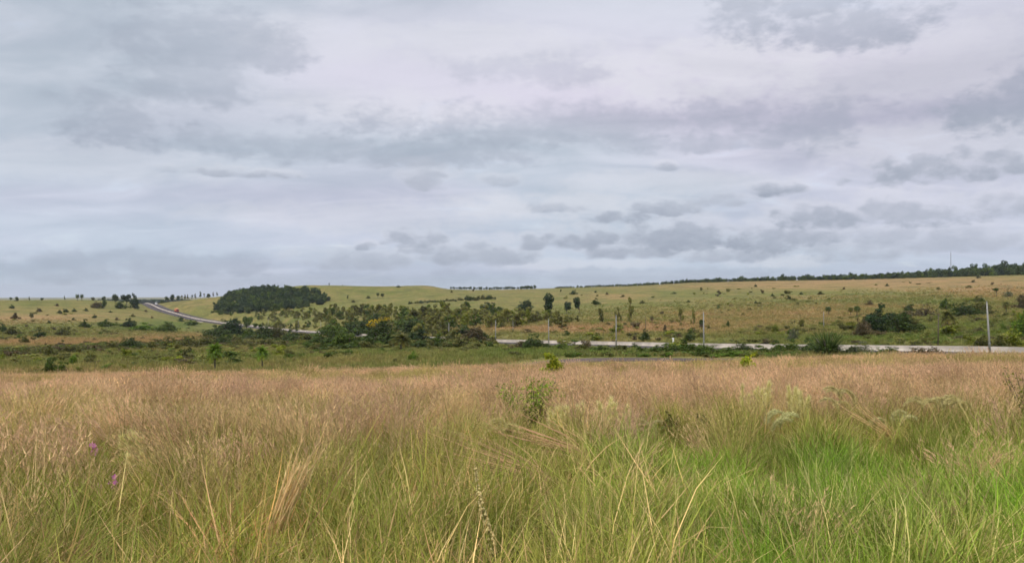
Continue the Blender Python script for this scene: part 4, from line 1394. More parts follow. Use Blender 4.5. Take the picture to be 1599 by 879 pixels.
# loose scrub over the slopes, too low and mixed to count
X, Y, px = (lambda n: (lambda D, px: (xat(px, D), D, px))(rng.uniform(130, 1000, n), rng.uniform(-40, 1640, n)))(30000)
f_ = fbm(X / 55, Y / 80, 141, 4) + .10 * sstep(600, 250, Y)
row_ = HOR + F * (EYE - H0(X, Y)) / Y
hot = np.exp(-(((px - 250) / 120) ** 2 + ((row_ - 508) / 9) ** 2)) * .16 + np.exp(-((px - 640) / 200) ** 2 - ((row_ - 520) / 14) ** 2) * .14 + np.exp(-((px - 1480) / 120) ** 2 - ((row_ - 520) / 25) ** 2) * .12
d, _ = near_path(X, Y, RP); d2, _ = near_path(X, Y, _sp)
keep = (d > 17) & (d2 > 7) & (rng.uniform(0, 1, len(X)) < 1 - .85 * sstep(380, 620, Y)) & (f_ + hot + rng.normal(0, .04, len(X)) > .63)
X, Y = X[keep][:1500], Y[keep][:1500]; n = len(X)
big = np.where(rng.uniform(0, 1, n) < .12, 1.8, 1.0)
wood('scrub', np.stack([X, Y, np.zeros(n)], -1), rng.uniform(.5, 1.3, n) * big * (1 + Y / 1200), rng.uniform(1.4, 3.6, n) * np.sqrt(big) * (1 + Y / 1200), ['olive', 'green', 'airy', 'brown', 'airy', 'olive', 'yellow'], 'loose olive scrub scattered over the slopes')
# ------------------------------------------------------------------ grass
CG = np.array([.15, .205, .028]); CG2 = np.array([.235, .265, .055]); CT = np.array([.67, .475, .24]); CP = np.array([.69, .455, .265]); CY = np.array([.50, .41, .14])


def tuft_green(seed, n=70, h=.55, rad=.14, c0=CG, c1=CG2, wid=.009, curl=1.3):
    r = np.random.default_rng(seed)
    az = r.uniform(0, 6.283, n); q = np.sqrt(r.uniform(0, 1, n)) * rad
    a2 = r.uniform(0, 6.283, n)
    base = np.stack([np.cos(a2) * q, np.sin(a2) * q, np.full(n, -.03)], -1)
    t = r.uniform(.65, 1.35, n)[:, None]
    dry = (r.uniform(0, 1, n) < .16)[:, None]
    k0 = np.where(dry, CY * .7, c0) * t; k1 = np.where(dry, np.array([.52, .42, .20]), c1) * t
    v, f, c = strips(n, base, az, h * r.uniform(.5, 1.15, n), r.uniform(.02, .35, n), r.uniform(.2, curl, n), wid * r.uniform(.7, 1.4, n), 4, k0, k1, seed)
    mb = MB(); mb.add(v, f, c)
    return mb.mesh('tuft', [M_GRASS])


def panicles(mb, tips, dirs, r, c, L=.22, k=14, wid=.004, spread=.75, hair=.05):
    """fuzzy seed heads along the last stretch of a stalk"""
    for p, d in zip(tips, dirs):
        t = r.uniform(0, 1, k)
        b = p[None] - d[None] * (t * L)[:, None]
        az = r.uniform(0, 6.283, k)
        sd = np.stack([np.cos(az), np.sin(az), np.zeros(k)], -1)
        tip = b + (d[None] * .8 + sd * spread) * (hair * r.uniform(.6, 1.5, k))[:, None]
        w = np.cross(tip - b, r.normal(size=(k, 3))); w /= np.linalg.norm(w, axis=1)[:, None] + 1e-9
        V = np.stack([b - w * wid, b + w * wid, tip], 1).reshape(-1, 3)
        C = np.repeat(c * r.uniform(.7, 1.35, k)[:, None], 3, 0)
        mb.add(V, np.arange(3 * k).reshape(-1, 3), C)


def tuft_seed(seed, n=34, h=1.0, rad=.2, lean=(0, .35), wind=None, head=CP * .95, stalk=CT * np.array([.95, 1, .95]), k=14, wid=.0075, base_green=16, hair=.05, hw=.004, spread=.6):
    r = np.random.default_rng(seed); mb = MB()
    az = r.normal(0, .9, n)
    q = np.sqrt(r.uniform(0, 1, n)) * rad; a2 = r.uniform(0, 6.283, n)
    base = np.stack([np.cos(a2) * q, np.sin(a2) * q, np.full(n, -.03)], -1)
    t = r.uniform(.65, 1.3, n)[:, None]
    ln = h * r.uniform(.62, 1.12, n); le = r.uniform(*lean, n); cu = r.uniform(.05, .55, n)
    c0 = np.where((r.uniform(0, 1, n) < .35)[:, None], CY * .8, stalk * .85) * t
    v, f, c = strips(n, base, az, ln, le, cu, np.full(n, wid) * r.uniform(.7, 1.3, n), 4, c0, stalk * t, seed)
    mb.add(v, f, c)
    vv = v.reshape(n, 9, 3)
    tips = vv[:, 8]; d = tips - (vv[:, 6] + vv[:, 7]) / 2; d /= np.linalg.norm(d, axis=1)[:, None]
    panicles(mb, tips, d, r, head, L=.26 * h, k=k, hair=hair * h, wid=hw, spread=spread)
    if base_green:
        m = base_green; az = r.uniform(0, 6.283, m); q = np.sqrt(r.uniform(0, 1, m)) * rad; a2 = r.uniform(0, 6.283, m)
        base = np.stack([np.cos(a2) * q, np.sin(a2) * q, np.full(m, -.03)], -1); t = r.uniform(.65, 1.3, m)[:, None]
        dry = (r.uniform(0, 1, m) < .45)[:, None]
        v, f, c = strips(m, base, az, h * r.uniform(.3, .7, m), r.uniform(.05, .5, m), r.uniform(.3, 1.4, m), np.full(m, .007), 4, np.where(dry, CT * .7, CG2) * t, np.where(dry, CT, CY) * t, seed)
        mb.add(v, f, c)
    return mb.mesh('tuft', [M_GRASS])


def tuft_far(seed, n=26, h=1.0, rad=.55):
    """coarse tuft for the slopes; its colour comes from the sward around it"""
    r = np.random.default_rng(seed); mb = MB()
    az = r.uniform(0, 6.283, n); q = np.sqrt(r.uniform(0, 1, n)) * rad; a2 = r.uniform(0, 6.283, n)
    base = np.stack([np.cos(a2) * q, np.sin(a2) * q, np.full(n, -.05)], -1)
    t = r.uniform(.6, 1.4, n)[:, None] * np.ones(3)
    v, f, c = strips(n, base, az, h * r.uniform(.5, 1.1, n), r.uniform(0, .5, n), r.uniform(.1, .9, n), np.full(n, .07), 3, t * .9, t * 1.1, seed)
    c = np.repeat(t, 7, 0)
    mb.add(v, f, c)
    return mb.mesh('tuft', [M_GRASS])


def thatch(seed, n=70):
    """old bent and fallen blades"""
    r = np.random.default_rng(seed); mb = MB()
    q = np.sqrt(r.uniform(0, 1, n)) * .28; a2 = r.uniform(0, 6.283, n); az = r.uniform(0, 6.283, n)
    base = np.stack([np.cos(a2) * q, np.sin(a2) * q, r.uniform(-.02, .22, n)], -1)
    t = r.uniform(.55, 1.2, n)[:, None]; c = np.where((r.uniform(0, 1, n) < .4)[:, None], CG2 * .9, np.where((r.uniform(0, 1, n) < .5)[:, None], CT * .62, CY * .75)) * t
    v, f, col = strips(n, base, az, r.uniform(.2, .6, n), r.uniform(.5, 1.5, n), r.uniform(-.4, 1.2, n), np.full(n, .008), 4, c, c * 1.1, seed)
    mb.add(v, f, col)
    return mb.mesh('tuft', [M_GRASS])


protos = []
G0 = len(protos); protos += [tuft_green(300 + i, 80, .66, .22, wid=.0078, curl=1.9) for i in range(4)]                                     # 0-3 arching green
S0 = len(protos); protos += [tuft_green(310 + i, 110, .42, .2, np.array([.13, .22, .016]), np.array([.21, .31, .035]), 0.0082, 1.4) for i in range(4)]  # short bright
R0 = len(protos); protos += [tuft_seed(320 + i, 34, 1.0, k=12, wid=.0072, spread=.45, hair=.07, hw=.0036) for i in range(5)]                                       # pinkish seeding grass
T0 = len(protos); protos += [tuft_seed(330 + i, 30, 1.0, .16, (.05, .5), wind=(math.pi if i % 3 else 0.2), head=CT, k=7, wid=.0078, spread=.3, hair=.06, hw=.0045) for i in range(5)]   # tan, leaning
Y0 = len(protos); protos += [tuft_seed(340 + i, 24, .95, .15, (0, .4), head=CY, stalk=CY, k=6, base_green=30, wid=.009, spread=.3, hair=.06) for i in range(3)]    # greenish stalks
M0 = len(protos); protos += [tuft_seed(350 + i, 46, 1.0, .5, (0, .4), k=5, wid=.026, base_green=10, hair=.10, hw=.011, spread=.3) for i in range(5)]   # wide tufts for the field farther off
H0_ = len(protos); protos += [thatch(360 + i) for i in range(3)]
# blades are kept in name order by the library
GRASS = library('tuft', protos)
FARG = library('sward', [tuft_far(400 + i) for i in range(5)])


def frustum_points(n, d0, d1, margin=1.18, power=1.0):
    u = rng.uniform(0, 1, n)
    D = np.sqrt(d0 ** 2 + u ** power * (d1 ** 2 - d0 ** 2))
    px = rng.uniform(799.5 - 800 * margin - 60, 799.5 + 800 * margin + 60, n)
    return xat(px, D), D, px


FEATURE = [(236, 8.0, 24), (560, 9.2, 40), (735, 9.8, 40), (1210, 10.2, 40), (1510, 11.2, 40), (832, 12.5, 60), (1604, 12, 50), (215, 8.6, 30), (262, 8.8, 18), (90, 7.2, 26), (878, 10.8, 24), (948, 11, 24), (1185, 11.5, 26), (1238, 11.2, 26), (478, 14, 14), (800, 10.2, 46), (640, 9.6, 46),
           (1325, 11.3, 40), (1455, 11.5, 46), (1395, 10.6, 36), (1015, 10.4, 30), (1045, 10.5, 18), (1092, 10.5, 18), (175, 8.9, 30), (154, 7, 14), (178, 7.2, 14), (148, 8.2, 14), (450, 5.0, 40), (860, 9, 60), (1365, 10, 40), (765, 4.7, 22)]


def clearing(X, Y):
    """the sward is thinner just in front of the plants that stand out of it"""
    px = 799.5 + F * X / np.maximum(Y, 1); k = np.ones(len(X), bool)
    for a, D, w in FEATURE:
        k &= ~((np.abs(px - a) < w) & (Y < D + .15) & (Y > D - 4.2) & (rng.uniform(0, 1, len(X)) < .88))
    return k


def grass_field(name, X, Y, idx, scl, tint, coll, label, tilt=.12, drop=0.0):
    n = len(X)
    Z = H(X, Y) - drop
    rot = np.stack([rng.normal(0, tilt, n), rng.normal(0, tilt, n), rng.uniform(-.5, .5, n) if coll is GRASS else rng.uniform(0, 6.28, n)], -1)
    free = idx < T0 if coll is GRASS else np.ones(n, bool)
    rot[:, 2] = np.where(free | (rng.uniform(0, 1, n) < .15), rng.uniform(0, 6.28, n), rot[:, 2])
    s = np.stack([scl, scl, scl * rng.uniform(.85, 1.15, n)], -1)
    o = scatter(name, coll, np.stack([X, Y, Z], -1), rot, s, idx, tint)
    tag(o, label, 'grass', None, 'stuff')


def tints(n, X, Y, s=.2):
    k = 1 + s * (fbm(X / 3.0, Y / 3.0, 61, 3) - .5) * 2.4
    t = k[:, None] * np.stack([1 + rng.normal(0, .07, n), np.ones(n), 1 + rng.normal(0, .07, n)], -1) * rng.uniform(.82, 1.18, (n, 1))
    return t


def tall_mask(X, Y):
    """0 where the short green sward lies in front, 1 in the tall seeding field"""
    px = 799.5 + F * X / np.maximum(Y, 1)
    edge = np.interp(px, [0, 250, 500, 760, 950, 1100, 1350, 1600], [5.2, 5.4, 6.0, 6.8, 7.4, 8.8, 9.3, 8.8])
    edge = edge + 2.2 * (fbm(X / 1.7, Y / 1.7, 71, 3) - .5)
    return sstep(-1.2, 2.2, Y - edge)


def tussocks(M, d0, d1, per, rad, margin=1.2, power=1.0):
    """clumps of tufts: positions of the tufts and the clump each belongs to"""
    cx, cy, cpx = frustum_points(M, d0, d1, margin, power)
    k = rng.poisson(per, M) + 1
    cid = np.repeat(np.arange(M), k); n = len(cid)
    rr = rad * (.6 + .8 * rng.uniform(0, 1, M))[cid]
    X = cx[cid] + rng.normal(0, 1, n) * rr; Y = np.maximum(cy[cid] + rng.normal(0, 1, n) * rr, 1.5)
    return cx, cy, cid, X, Y


def wind_angle(M):
    u = rng.uniform(0, 1, M)
    return np.where(u < .5, math.pi + rng.normal(0, .6, M), np.where(u < .8, rng.normal(0, .7, M), rng.uniform(0, 6.28, M)))


def lay(name, X, Y, cid, idx, scl, tint, ang, tilt, label, coll=None):
    n = len(X)
    rot = np.stack([rng.normal(0, .10, n), tilt[cid] + rng.normal(0, .08, n), ang[cid] + rng.normal(0, .35, n)], -1)
    o = scatter(name, coll or GRASS, np.stack([X, Y, H(X, Y)], -1), rot, np.stack([scl, scl, scl * rng.uniform(.88, 1.14, n)], -1), idx, tint)
    tag(o, label, 'grass', None, 'stuff')


# nearest: green understorey, in tussocks
M = 2300
cx, cy, cid, X, Y = tussocks(M, 2.3, 22, 6, .26, 1.2, 1.35)
n = len(X); px = 799.5 + F * X / Y
k = rng.uniform(0, 1, n) < 1 - np.where(clearing(X, Y), .92, .5) * sstep(6.5 + 2.5 * sstep(880, 1080, px), 14, Y)
X, Y, px, cid = X[k], Y[k], px[k], cid[k]; n = len(X)
tm = tall_mask(X, Y)
bright = sstep(850, 1150, px) * (1 - tm)
cu = rng.uniform(0, 1, M)[cid]
idx = np.where(cu < .22 + .55 * bright, S0 + rng.integers(0, 4, n), G0 + rng.integers(0, 4, n))
idx = np.where(rng.uniform(0, 1, n) < .24 - .14 * bright, H0_ + rng.integers(0, 3, n), idx)
ct = (rng.uniform(.72, 1.3, (M, 1)) * (1 + rng.normal(0, .10, (M, 1)) * np.array([1.0, .2, .6])))[cid]
straw = (fbm(X / 1.6, Y / 1.6, 81, 3) > .55) & (rng.uniform(0, 1, n) < .7 - .6 * bright)
tn = ct * rng.uniform(.85, 1.15, (n, 1)) * (1 + .24 * bright[:, None] * np.array([.65, 1, .2])) * (1 + (1 - bright)[:, None] * np.array([.20, .10, .04]))
tn = tn * np.where(straw[:, None], np.array([1.22, 1.10, 1.1]), 1.0)
hs = rng.uniform(.62, 1.25, M)[cid] * rng.uniform(.8, 1.15, n) * np.where(clearing(X, Y), 1.0, .62)
lay('grass', X, Y, cid, idx, hs, tn, rng.uniform(0, 6.28, M), rng.normal(0, .12, M), 'green blades of the understorey in the near grass')
# nearest: tall seeding grass, in leaning tussocks
M = 3600
cx, cy, cid, X, Y = tussocks(M, 4.8, 36, 5, .27, 1.2, 1.1)
n = len(X); px = 799.5 + F * X / Y
tm = tall_mask(X, Y)
clump = fbm(X / 2.6, Y / 2.6, 91, 3)
keep = clearing(X, Y) & (rng.uniform(0, 1, n) < (.5 * (1 - sstep(880, 1080, px)) * sstep(4.8, 7.0, Y) + .06 + .8 * tm) * (.45 + .9 * sstep(.36, .56, clump)))
X, Y, tm, px, cid = X[keep], Y[keep], tm[keep], px[keep], cid[keep]; n = len(X)
sp = (fbm(cx / 4.0, cy / 4.0, 101, 3) + .28 * (rng.uniform(0, 1, M) - .5))[cid]
idx = np.where(sp > .47, R0 + rng.integers(0, 5, n), np.where(sp > .37, T0 + rng.integers(0, 5, n), Y0 + rng.integers(0, 3, n)))
idx = np.where(rng.uniform(0, 1, n) < sstep(12, 22, Y) * .7, R0 + rng.integers(0, 5, n), idx)
ct = (rng.uniform(.70, 1.18, (M, 1)) * (1 + rng.normal(0, .06, (M, 1)) * np.array([.6, .3, 1.2])))[cid]
hs = (rng.uniform(.5, .95, M) * np.where(rng.uniform(0, 1, M) < .10, 1.18, 1.0))[cid] * (1 - .12 * sstep(14, 30, Y)) * rng.uniform(.85, 1.1, n) * (.78 + .22 * tm)
lay('grass', X, Y, cid, idx, hs, ct * rng.uniform(.88, 1.12, (n, 1)), wind_angle(M), np.abs(rng.normal(.12, .14, M)), 'tall tan seeding grass of the foreground')
# the field farther off
M = 9000
cx, cy, cid, X, Y = tussocks(M, 20, 116, 3, .9, 1.12, 1.0)
n = len(X); px = 799.5 + F * X / Y
edge = 96 + 44 * (fbm(X / 9, Y / 9, 5, 3) - .5) - 6 * sstep(1000, 1500, px) - 10 * sstep(850, 900, px) * (1 - sstep(1080, 1180, px))
keep = rng.uniform(0, 1, n) < 1 - sstep(-9, 7, Y - edge)
d, _ = near_path(X, Y, _sp); keep &= d > 4.5
X, Y, cid = X[keep], Y[keep], cid[keep]; n = len(X)
idx = M0 + rng.integers(0, 5, n)
ct = (rng.uniform(.70, 1.2, (M, 1)) * (1 + rng.normal(0, .06, (M, 1)) * np.array([.6, .3, 1.2])))[cid]
gp = fbm(X / 8, Y / 8, 111, 3) + rng.normal(0, .04, n)
ct = ct * np.where((gp > .585)[:, None], np.array([.72, .86, .55]), 1.0) * np.where((gp < .40)[:, None], np.array([1.1, 1.1, 1.0]), 1.0)
hs = (rng.uniform(.36, .84, M) * np.where(rng.uniform(0, 1, M) < .07, 1.35, 1.0))[cid] * rng.uniform(.85, 1.1, n)
lay('grass', X, Y, cid, idx, hs, ct * rng.uniform(.85, 1.15, (n, 1)), wind_angle(M), np.abs(rng.normal(.05, .12, M)), 'tan seeding grass of the sloping field')
# sward on the slopes and in the valley
n = 110000
X, Y, px = frustum_points(n, 92, 760, 1.06, 1.55)
d, _ = near_path(X, Y, RP); d2, _ = near_path(X, Y, _sp)
keep = (d > 13) & (d2 > 5) & (rng.uniform(0, 1, n) < 1 - sstep(380, 740, Y))
X, Y = X[keep], Y[keep]; n = len(X)
cv = cover(X, Y) + rng.normal(0, .10, n)
tn = ramp3(cv) * 1.3 * rng.uniform(.75, 1.25, (n, 1))
grass_field('grass', X, Y, rng.integers(0, 5, n), rng.uniform(.5, 1.0, n) * (1 + Y / 900) * np.where((Y < 124) & (X > 4) & (X < 36), .4, 1.0), tn, FARG, 'rough grass over the valley and the far slopes', drop=.05)

# ------------------------------------------------------------------ single plants in the near grass
def near_spot(px, D):
    x = xat(px, D)
    return x, D, hz(x, D)


def sapling(name, px, D, top, wpx, tint, label, seed, n=520, leaf=.022, stems=9, cat='shrub'):
    x, y, z = near_spot(px, D)
    h = zat(top, D) - z; w = wpx * D / F
    root = obj(name, None, loc=(x, y, z - .02))
    tag(root, label, cat)
    r = random.Random(seed); st = MB(); lv = MB(); q = np.random.default_rng(seed)
    lobes = []
    for k in range(stems):
        a = r.uniform(0, 6.283); rr = r.uniform(.1, .5) * w; hh = h * r.uniform(.65, 1.0) * (1 - .25 * rr / w)
        tip = (math.cos(a) * rr, math.sin(a) * rr, hh)
        st.tube([(0, 0, 0), (tip[0] * .35, tip[1] * .35, hh * .5), tip], [.012, .008, .003], 5)
        for t in np.linspace(.3, 1, 6):
            lobes.append((tip[0] * t ** 1.3, tip[1] * t ** 1.3, hh * t, .07 * w + .03, .07 * w + .03, .09))
    leaves(lv, lobes, n, leaf, seed, flat=.5)
    o = obj('foliage', lv.mesh('foliage', [M_LEAF]), root); o.color = (*TINT[tint], 1)
    obj('stem', st.mesh('stem', [M_BARK], attr=False), root)
    return root


sapling('sapling', 832, 12.5, 582, 100, 'fresh', 'fresh green leafy sapling in the middle of the tan grass', 1, 3600, .021, 30)
sapling('shrub', 1606, 12.0, 562, 70, 'yellow', 'leafy shrub at the right edge of the tan field', 2, 1300, .017, 16)
sapling('weed', 1045, 10.5, 628, 26, 'olive', 'dark leafy weed stalk left of a similar one in the near grass', 3, 170, .035, 4, 'weed')
sapling('weed', 1092, 10.5, 634, 26, 'olive', 'dark leafy weed stalk right of a similar one in the near grass', 4, 170, .035, 4, 'weed')
sapling('weed', 158, 5.9, 832, 46, 'yellow', 'low pale yellow-green weed in the bottom left grass', 5, 320, .016, 8, 'weed')
sapling('weed', 1290, 9.6, 690, 42, 'yellow', 'bright green leafy weed in the right-hand grass', 6, 380, .026, 7, 'weed')
for px, D, tp, w, lb in [(862, 40, 553, 44, 'yellow-green round shrub rising behind the sapling at the field edge'), (1167, 42, 551, 42, 'yellow-green shrub poking out of the field below the highway')]:
    x, y, z = near_spot(px, D)
    grow('bush', (x, y, z), w * D / F, zat(tp, D) - z, 'lime', lb)


def plume_grass(px, D, top, k, label, seed, nod=0.0, side=1, spread=.26, col=(.84, .77, .36), width=1.0):
    """clump with feathery seed heads; nod bends the heads over"""
    x, y, z = near_spot(px, D)
    h = zat(top, D) - z
    root = obj('plume_clump', None, loc=(x, y, z))
    tag(root, label, 'grass clump', kind='thing', group='feathery grass clumps in the near field')
    r = np.random.default_rng(seed); col = np.array(col)
    n = 26; az = r.uniform(0, 6.283, n); base = np.stack([np.cos(az) * .05, np.sin(az) * .05, np.full(n, -.02)], -1)
    t = r.uniform(.7, 1.3, n)[:, None]
    v, f, c = strips(n, base, az, h * r.uniform(.4, .85, n), r.uniform(.05, .3, n), r.uniform(.2, 1.2, n), np.full(n, .008), 4, CG2 * t, CY * t, seed)
    mb = MB(); mb.add(v, f, c)
    obj('blades', mb.mesh('blades', [M_OWN]), root)
    for i in range(k):
        a = r.uniform(0, 6.283); rr = r.uniform(0, spread); hh = h * r.uniform(.74, 1.0)
        tip = np.array([math.cos(a) * rr, math.sin(a) * rr * .6, hh])
        pts = [np.zeros(3), np.array([tip[0] * .3, tip[1] * .3, hh * .45])]
        nseg = 7; L = r.uniform(.34, .46) * max(h, .75); p = tip - np.array([0, 0, L * (.6 if nod > .5 else .95)])
        pts.append(p.copy()); el = math.pi / 2 + r.normal(0, .15); axis = [p.copy()]
        for s in range(nseg):
            el_dir = np.array([-side * math.cos(el) if nod else math.cos(el), r.normal(0, .05), math.sin(el)])
            if nod: el_dir[0] = side * abs(math.cos(el)) if el < math.pi / 2 else 0.0
            p = p + el_dir * L / nseg; axis.append(p.copy()); el -= nod * .36
        st = MB(); st.tube(pts + axis[2::2], [.004, .0035, .003] + [.002] * len(axis[2::2]), 4, c=tuple(CY * .9))
        obj('stem', st.mesh('stem', [M_STRAW]), root)
        pm = MB(); A = np.array(axis); m = 320
        tt = r.uniform(0, 1, m) ** .85; ii = np.clip((tt * nseg).astype(int), 0, nseg - 1); ff = tt * nseg - ii
        b = A[ii] * (1 - ff)[:, None] + A[ii + 1] * ff[:, None]; d = A[ii + 1] - A[ii]; d /= np.linalg.norm(d, axis=1)[:, None]
        sd = r.normal(size=(m, 3)); sd /= np.linalg.norm(sd, axis=1)[:, None]
        tip_ = b + (d * .75 + sd * .55) * (.105 * (.72 if nod else 1) * width * (1.15 - .55 * tt) * r.uniform(.6, 1.3, m))[:, None] - np.array([0, 0, .012])
        w = np.cross(tip_ - b, r.normal(size=(m, 3))); w /= np.linalg.norm(w, axis=1)[:, None] + 1e-9
        V = np.stack([b - w * .0045, b + w * .0045, tip_], 1).reshape(-1, 3)
        pm.add(V, np.arange(3 * m).reshape(-1, 3), np.repeat(col * r.uniform(.75, 1.25, m)[:, None], 3, 0))
        obj('plume', pm.mesh('plume', [M_OWN]), root)


plume_grass(215, 8.6, 678, 12, 'largest cream feathery plume clump left of centre in the tan grass', 1, width=1.3)
plume_grass(262, 8.8, 680, 2, 'pair of cream plumes just right of the largest clump', 2)
plume_grass(90, 7.2, 742, 7, 'silky pale plume clump low at the left', 3, width=1.3, col=(.66, .58, .42))
plume_grass(878, 10.8, 632, 8, 'pale green plumes just below the leafy sapling', 4, width=1.2)
plume_grass(948, 11.0, 622, 7, 'pale green plumes between the sapling and the dark weeds', 5, width=1.2)
plume_grass(1185, 11.5, 598, 9, 'pale plume clump left of two in the right-hand tan grass', 6, width=1.1)
plume_grass(1238, 11.2, 606, 9, 'pale plume clump right of two in the right-hand tan grass', 7, width=1.1)
plume_grass(478, 14.0, 632, 2, 'lone little plume standing in the left tan grass', 8)
plume_grass(800, 10.2, 650, 8, 'nodding olive seed heads bent left in front of the sapling', 9, nod=1.0, side=-1, spread=.35, col=(.66, .58, .26))
plume_grass(640, 9.6, 686, 7, 'nodding olive seed heads left of the middle', 10, nod=1.0, side=-1, spread=.4, col=(.62, .57, .26))
plume_grass(1325, 11.3, 600, 6, 'nodding seed heads in the right-hand tan grass', 11, nod=.9, side=-1, spread=.35, col=(.66, .58, .28))
plume_grass(1455, 11.5, 602, 8, 'larger nodding seed head clump near the right shrub', 12, nod=1.0, side=-1, spread=.45, col=(.66, .58, .28))
plume_grass(1395, 10.6, 640, 5, 'drooping greenish seed heads between the nodding clumps', 13, nod=.9, side=1, spread=.35, col=(.62, .58, .28))
plume_grass(1015, 10.4, 650, 5, 'drooping seed heads beside the dark weeds', 14, nod=.9, side=-1, spread=.3, col=(.62, .54, .26))
plume_grass(236, 8.0, 700, 6, 'cream plumes just below and right of the largest clump', 16, width=1.2)
plume_grass(560, 9.2, 700, 7, 'olive nodding seed heads at the left end of the middle row', 17, nod=1.0, side=-1, spread=.4, col=(.66, .60, .28))
plume_grass(735, 9.8, 662, 7, 'olive nodding seed heads between the middle row and the sapling', 18, nod=1.0, side=-1, spread=.4, col=(.68, .61, .28))
plume_grass(1210, 10.2, 640, 6, 'greenish drooping heads below the two pale plume clumps', 19, nod=.8, side=1, spread=.4, col=(.64, .62, .30))
plume_grass(1510, 11.2, 612, 6, 'nodding seed heads just left of the right edge shrub', 20, nod=1.0, side=-1, spread=.4, col=(.68, .60, .28))
plume_grass(175, 8.9, 722, 4, 'bent olive seed heads left of the largest plume clump', 15, nod=1.0, side=-1, spread=.25, col=(.64, .57, .26))


def stalk_bunch(px0, py0, px1, py1, D, label, seed, n=26, col=CT, head=CT, fan=.10):
    """dry stalks leaning together from one root to a common tip"""
    z0 = zat(py0, D); x0 = xat(px0, D); gz_ = hz(x0, D); x1, z1 = xat(px1, D), zat(py1, D)
    if z0 > gz_:
        x0 += (x0 - x1) * (z0 - gz_) / max(z1 - z0, .1) * .6
    z0 = gz_
    root = obj('stalk_bunch', None, loc=(x0, D, z0))
    tag(root, label, 'grass clump', kind='thing', group='bunches of dry stalks in the near grass')
    r = np.random.default_rng(seed); mb = MB(); hd_ = MB()
    for i in range(n):
        end = np.array([x1 - x0, 0, z1 - z0]) * r.uniform(.7, 1.02) + r.normal(0, fan, 3) * np.array([1, 1, .6])
        b = np.array([r.normal(0, .03), r.normal(0, .03), -.02])
        midp = (b + end) / 2 + np.array([(x0 - x1) * .06, 0, .05])
        t = r.uniform(.7, 1.25)
        mb.tube([b, midp, end], [.006, .005, .002], 4, c=tuple(np.clip(col * t, 0, 1)))
        d = end - midp; d /= np.linalg.norm(d)
        panicles(hd_, [end], [d], r, np.minimum(head * 1.15 * t, .9), L=.30 * np.linalg.norm(end), k=16, hair=.05, spread=.25, wid=.003)
    obj('stalks', mb.mesh('stalks', [M_STRAW]), root)
    obj('seed_heads', hd_.mesh('seed_heads', [M_OWN]), root)


stalk_bunch(418, 872, 482, 694, 5.0, 'sheaf of tan dry stalks leaning right in the lower left grass', 1, 30, np.array([.70, .49, .23]), np.array([.70, .52, .27]), .045)
stalk_bunch(955, 770, 790, 660, 9.0, 'reddish dry stalks leaning left below the sapling', 2, 26, np.array([.50, .30, .16]), np.array([.54, .34, .19]), .18)
stalk_bunch(880, 800, 700, 690, 7.6, 'lower bunch of reddish stalks leaning left in the middle', 3, 26, np.array([.52, .32, .17]), np.array([.54, .35, .19]), .18)
stalk_bunch(1410, 740, 1320, 640, 10.0, 'tan dry stalks leaning left in the right-hand grass', 4, 22, np.array([.62, .42, .20]), np.array([.60, .42, .24]), .14)
stalk_bunch(1150, 765, 1070, 690, 9.4, 'short brown stalks leaning left above the bright green sward', 5, 16, np.array([.30, .18, .09]), np.array([.34, .22, .12]), .1)
stalk_bunch(300, 740, 330, 620, 9.8, 'upright tan stalks right of the largest plume clump', 6, 18, CT, CP, .12)


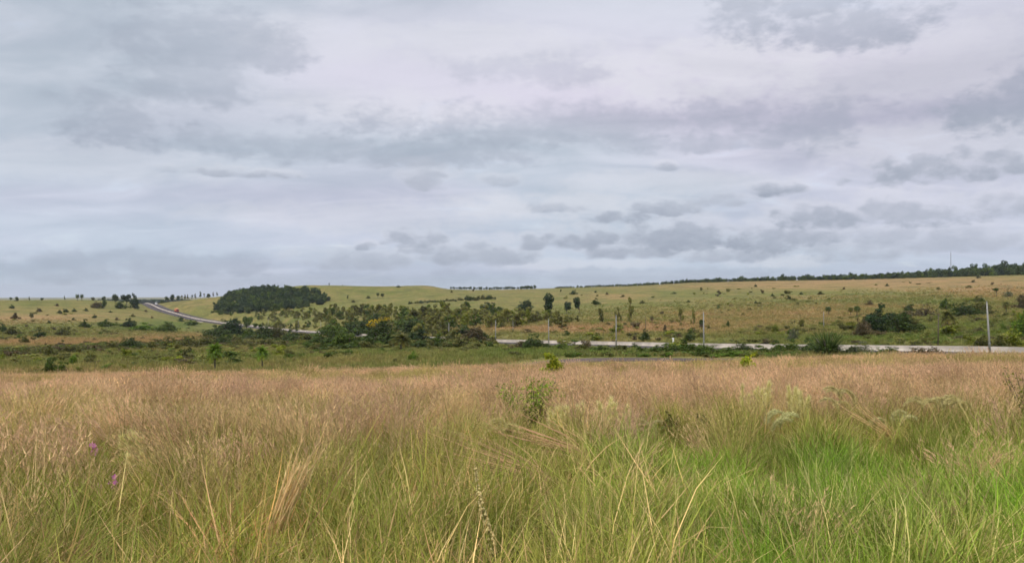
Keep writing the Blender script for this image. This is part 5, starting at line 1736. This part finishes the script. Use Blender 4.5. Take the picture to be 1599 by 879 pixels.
def seed_spire():
    D = 4.7
    x0, x1 = xat(780, D), xat(748, D)
    g = hz(x0, D); top = zat(722, D) - g
    root = obj('seed_spire', None, loc=(x0, D, g))
    tag(root, 'tall spike of pale yellow seed pods standing in the bottom middle', 'wildflower')
    dx = (x1 - x0)
    def at(t): return np.array([dx * 1.15 * t + .015 * math.sin(t * 6), 0.02 * math.sin(t * 4), top * t])
    m = MB(); m.tube([at(t) for t in np.linspace(0, 1, 12)], list(np.linspace(.005, .0015, 12)), 6, c=(.30, .26, .10))
    obj('stem', m.mesh('stem', [M_OWN]), root)
    r = random.Random(9); m = MB()
    for k in range(150):
        t = r.uniform(.06, .98); p = at(t); s = .0145 * (1.25 - .9 * t) * r.uniform(.7, 1.25)
        a = r.uniform(0, 6.283); q = (.019 * (1.15 - t) + .002)
        c = p + np.array([math.cos(a) * q, math.sin(a) * q, r.uniform(-.004, .004)])
        V = [c + np.array(v) * s for v in ((1, 0, 0), (0, 1, 0), (-1, 0, 0), (0, -1, 0), (0, 0, 1.3), (0, 0, -1.1))]
        m.add(V, [(0, 1, 4), (1, 2, 4), (2, 3, 4), (3, 0, 4), (1, 0, 5), (2, 1, 5), (3, 2, 5), (0, 3, 5)], np.array([.78, .66, .32]) * r.uniform(.75, 1.2))
    obj('seed_pods', m.mesh('seed_pods', [M_OWN]), root)


seed_spire()


def wildflower(px, py, D, label, seed):
    x, y, g = near_spot(px, D)
    h = zat(py - 12, D) - g
    root = obj('wildflower', None, loc=(x, y, g)); tag(root, label, 'wildflower', 'pink wildflowers in the left grass')
    r = random.Random(seed)
    m = MB(); m.tube([(0, 0, 0), (.02, 0, h * .5), (0, 0, h)], [.003, .0025, .0015], 5, c=(.14, .17, .04))
    obj('stem', m.mesh('stem', [M_OWN]), root)
    for k in range(9):
        a = r.uniform(0, 6.283); c = np.array([math.cos(a) * .022, math.sin(a) * .022, h - r.uniform(0, .11)]); m = MB()
        for i in range(5):
            b = 6.283 * i / 5 + a; d = np.array([math.cos(b), math.sin(b) * .4, math.sin(b) * .9]); e = np.array([-math.sin(b), math.cos(b) * .4, math.cos(b) * .9])
            m.add([c, c + d * .018 + e * .011, c + d * .031, c + d * .018 - e * .011], [(0, 1, 2, 3)], np.array([.60, .16, .50]) * r.uniform(.8, 1.2))
        obj('blossom', m.mesh('blossom', [M_OWN]), root)


wildflower(154, 768, 7.0, 'pink wildflower spike lower left, left of the pair', 1)
wildflower(178, 757, 7.2, 'pink wildflower spike lower left, right of the pair', 2)
wildflower(148, 703, 8.2, 'small pink wildflower above the pair at the left', 3)


# ------------------------------------------------------------------ air
def haze():
    m, N, out = new_mat('thin_haze')
    v = N.n('ShaderNodeVolumePrincipled')
    v.inputs['Color'].default_value = (.78, .84, .93, 1)
    v.inputs['Density'].default_value = 0.00005
    v.inputs['Anisotropy'].default_value = 0.1
    m.node_tree.links.new(v.outputs[0], out.inputs['Volume'])
    mb = MB(); mb.box(0, 0, -35, 29000, 29000, 270)
    tag(obj('haze', mb.mesh('haze', [m], attr=False)), 'thin bluish haze over the far slopes', 'haze', None, 'stuff')


haze()
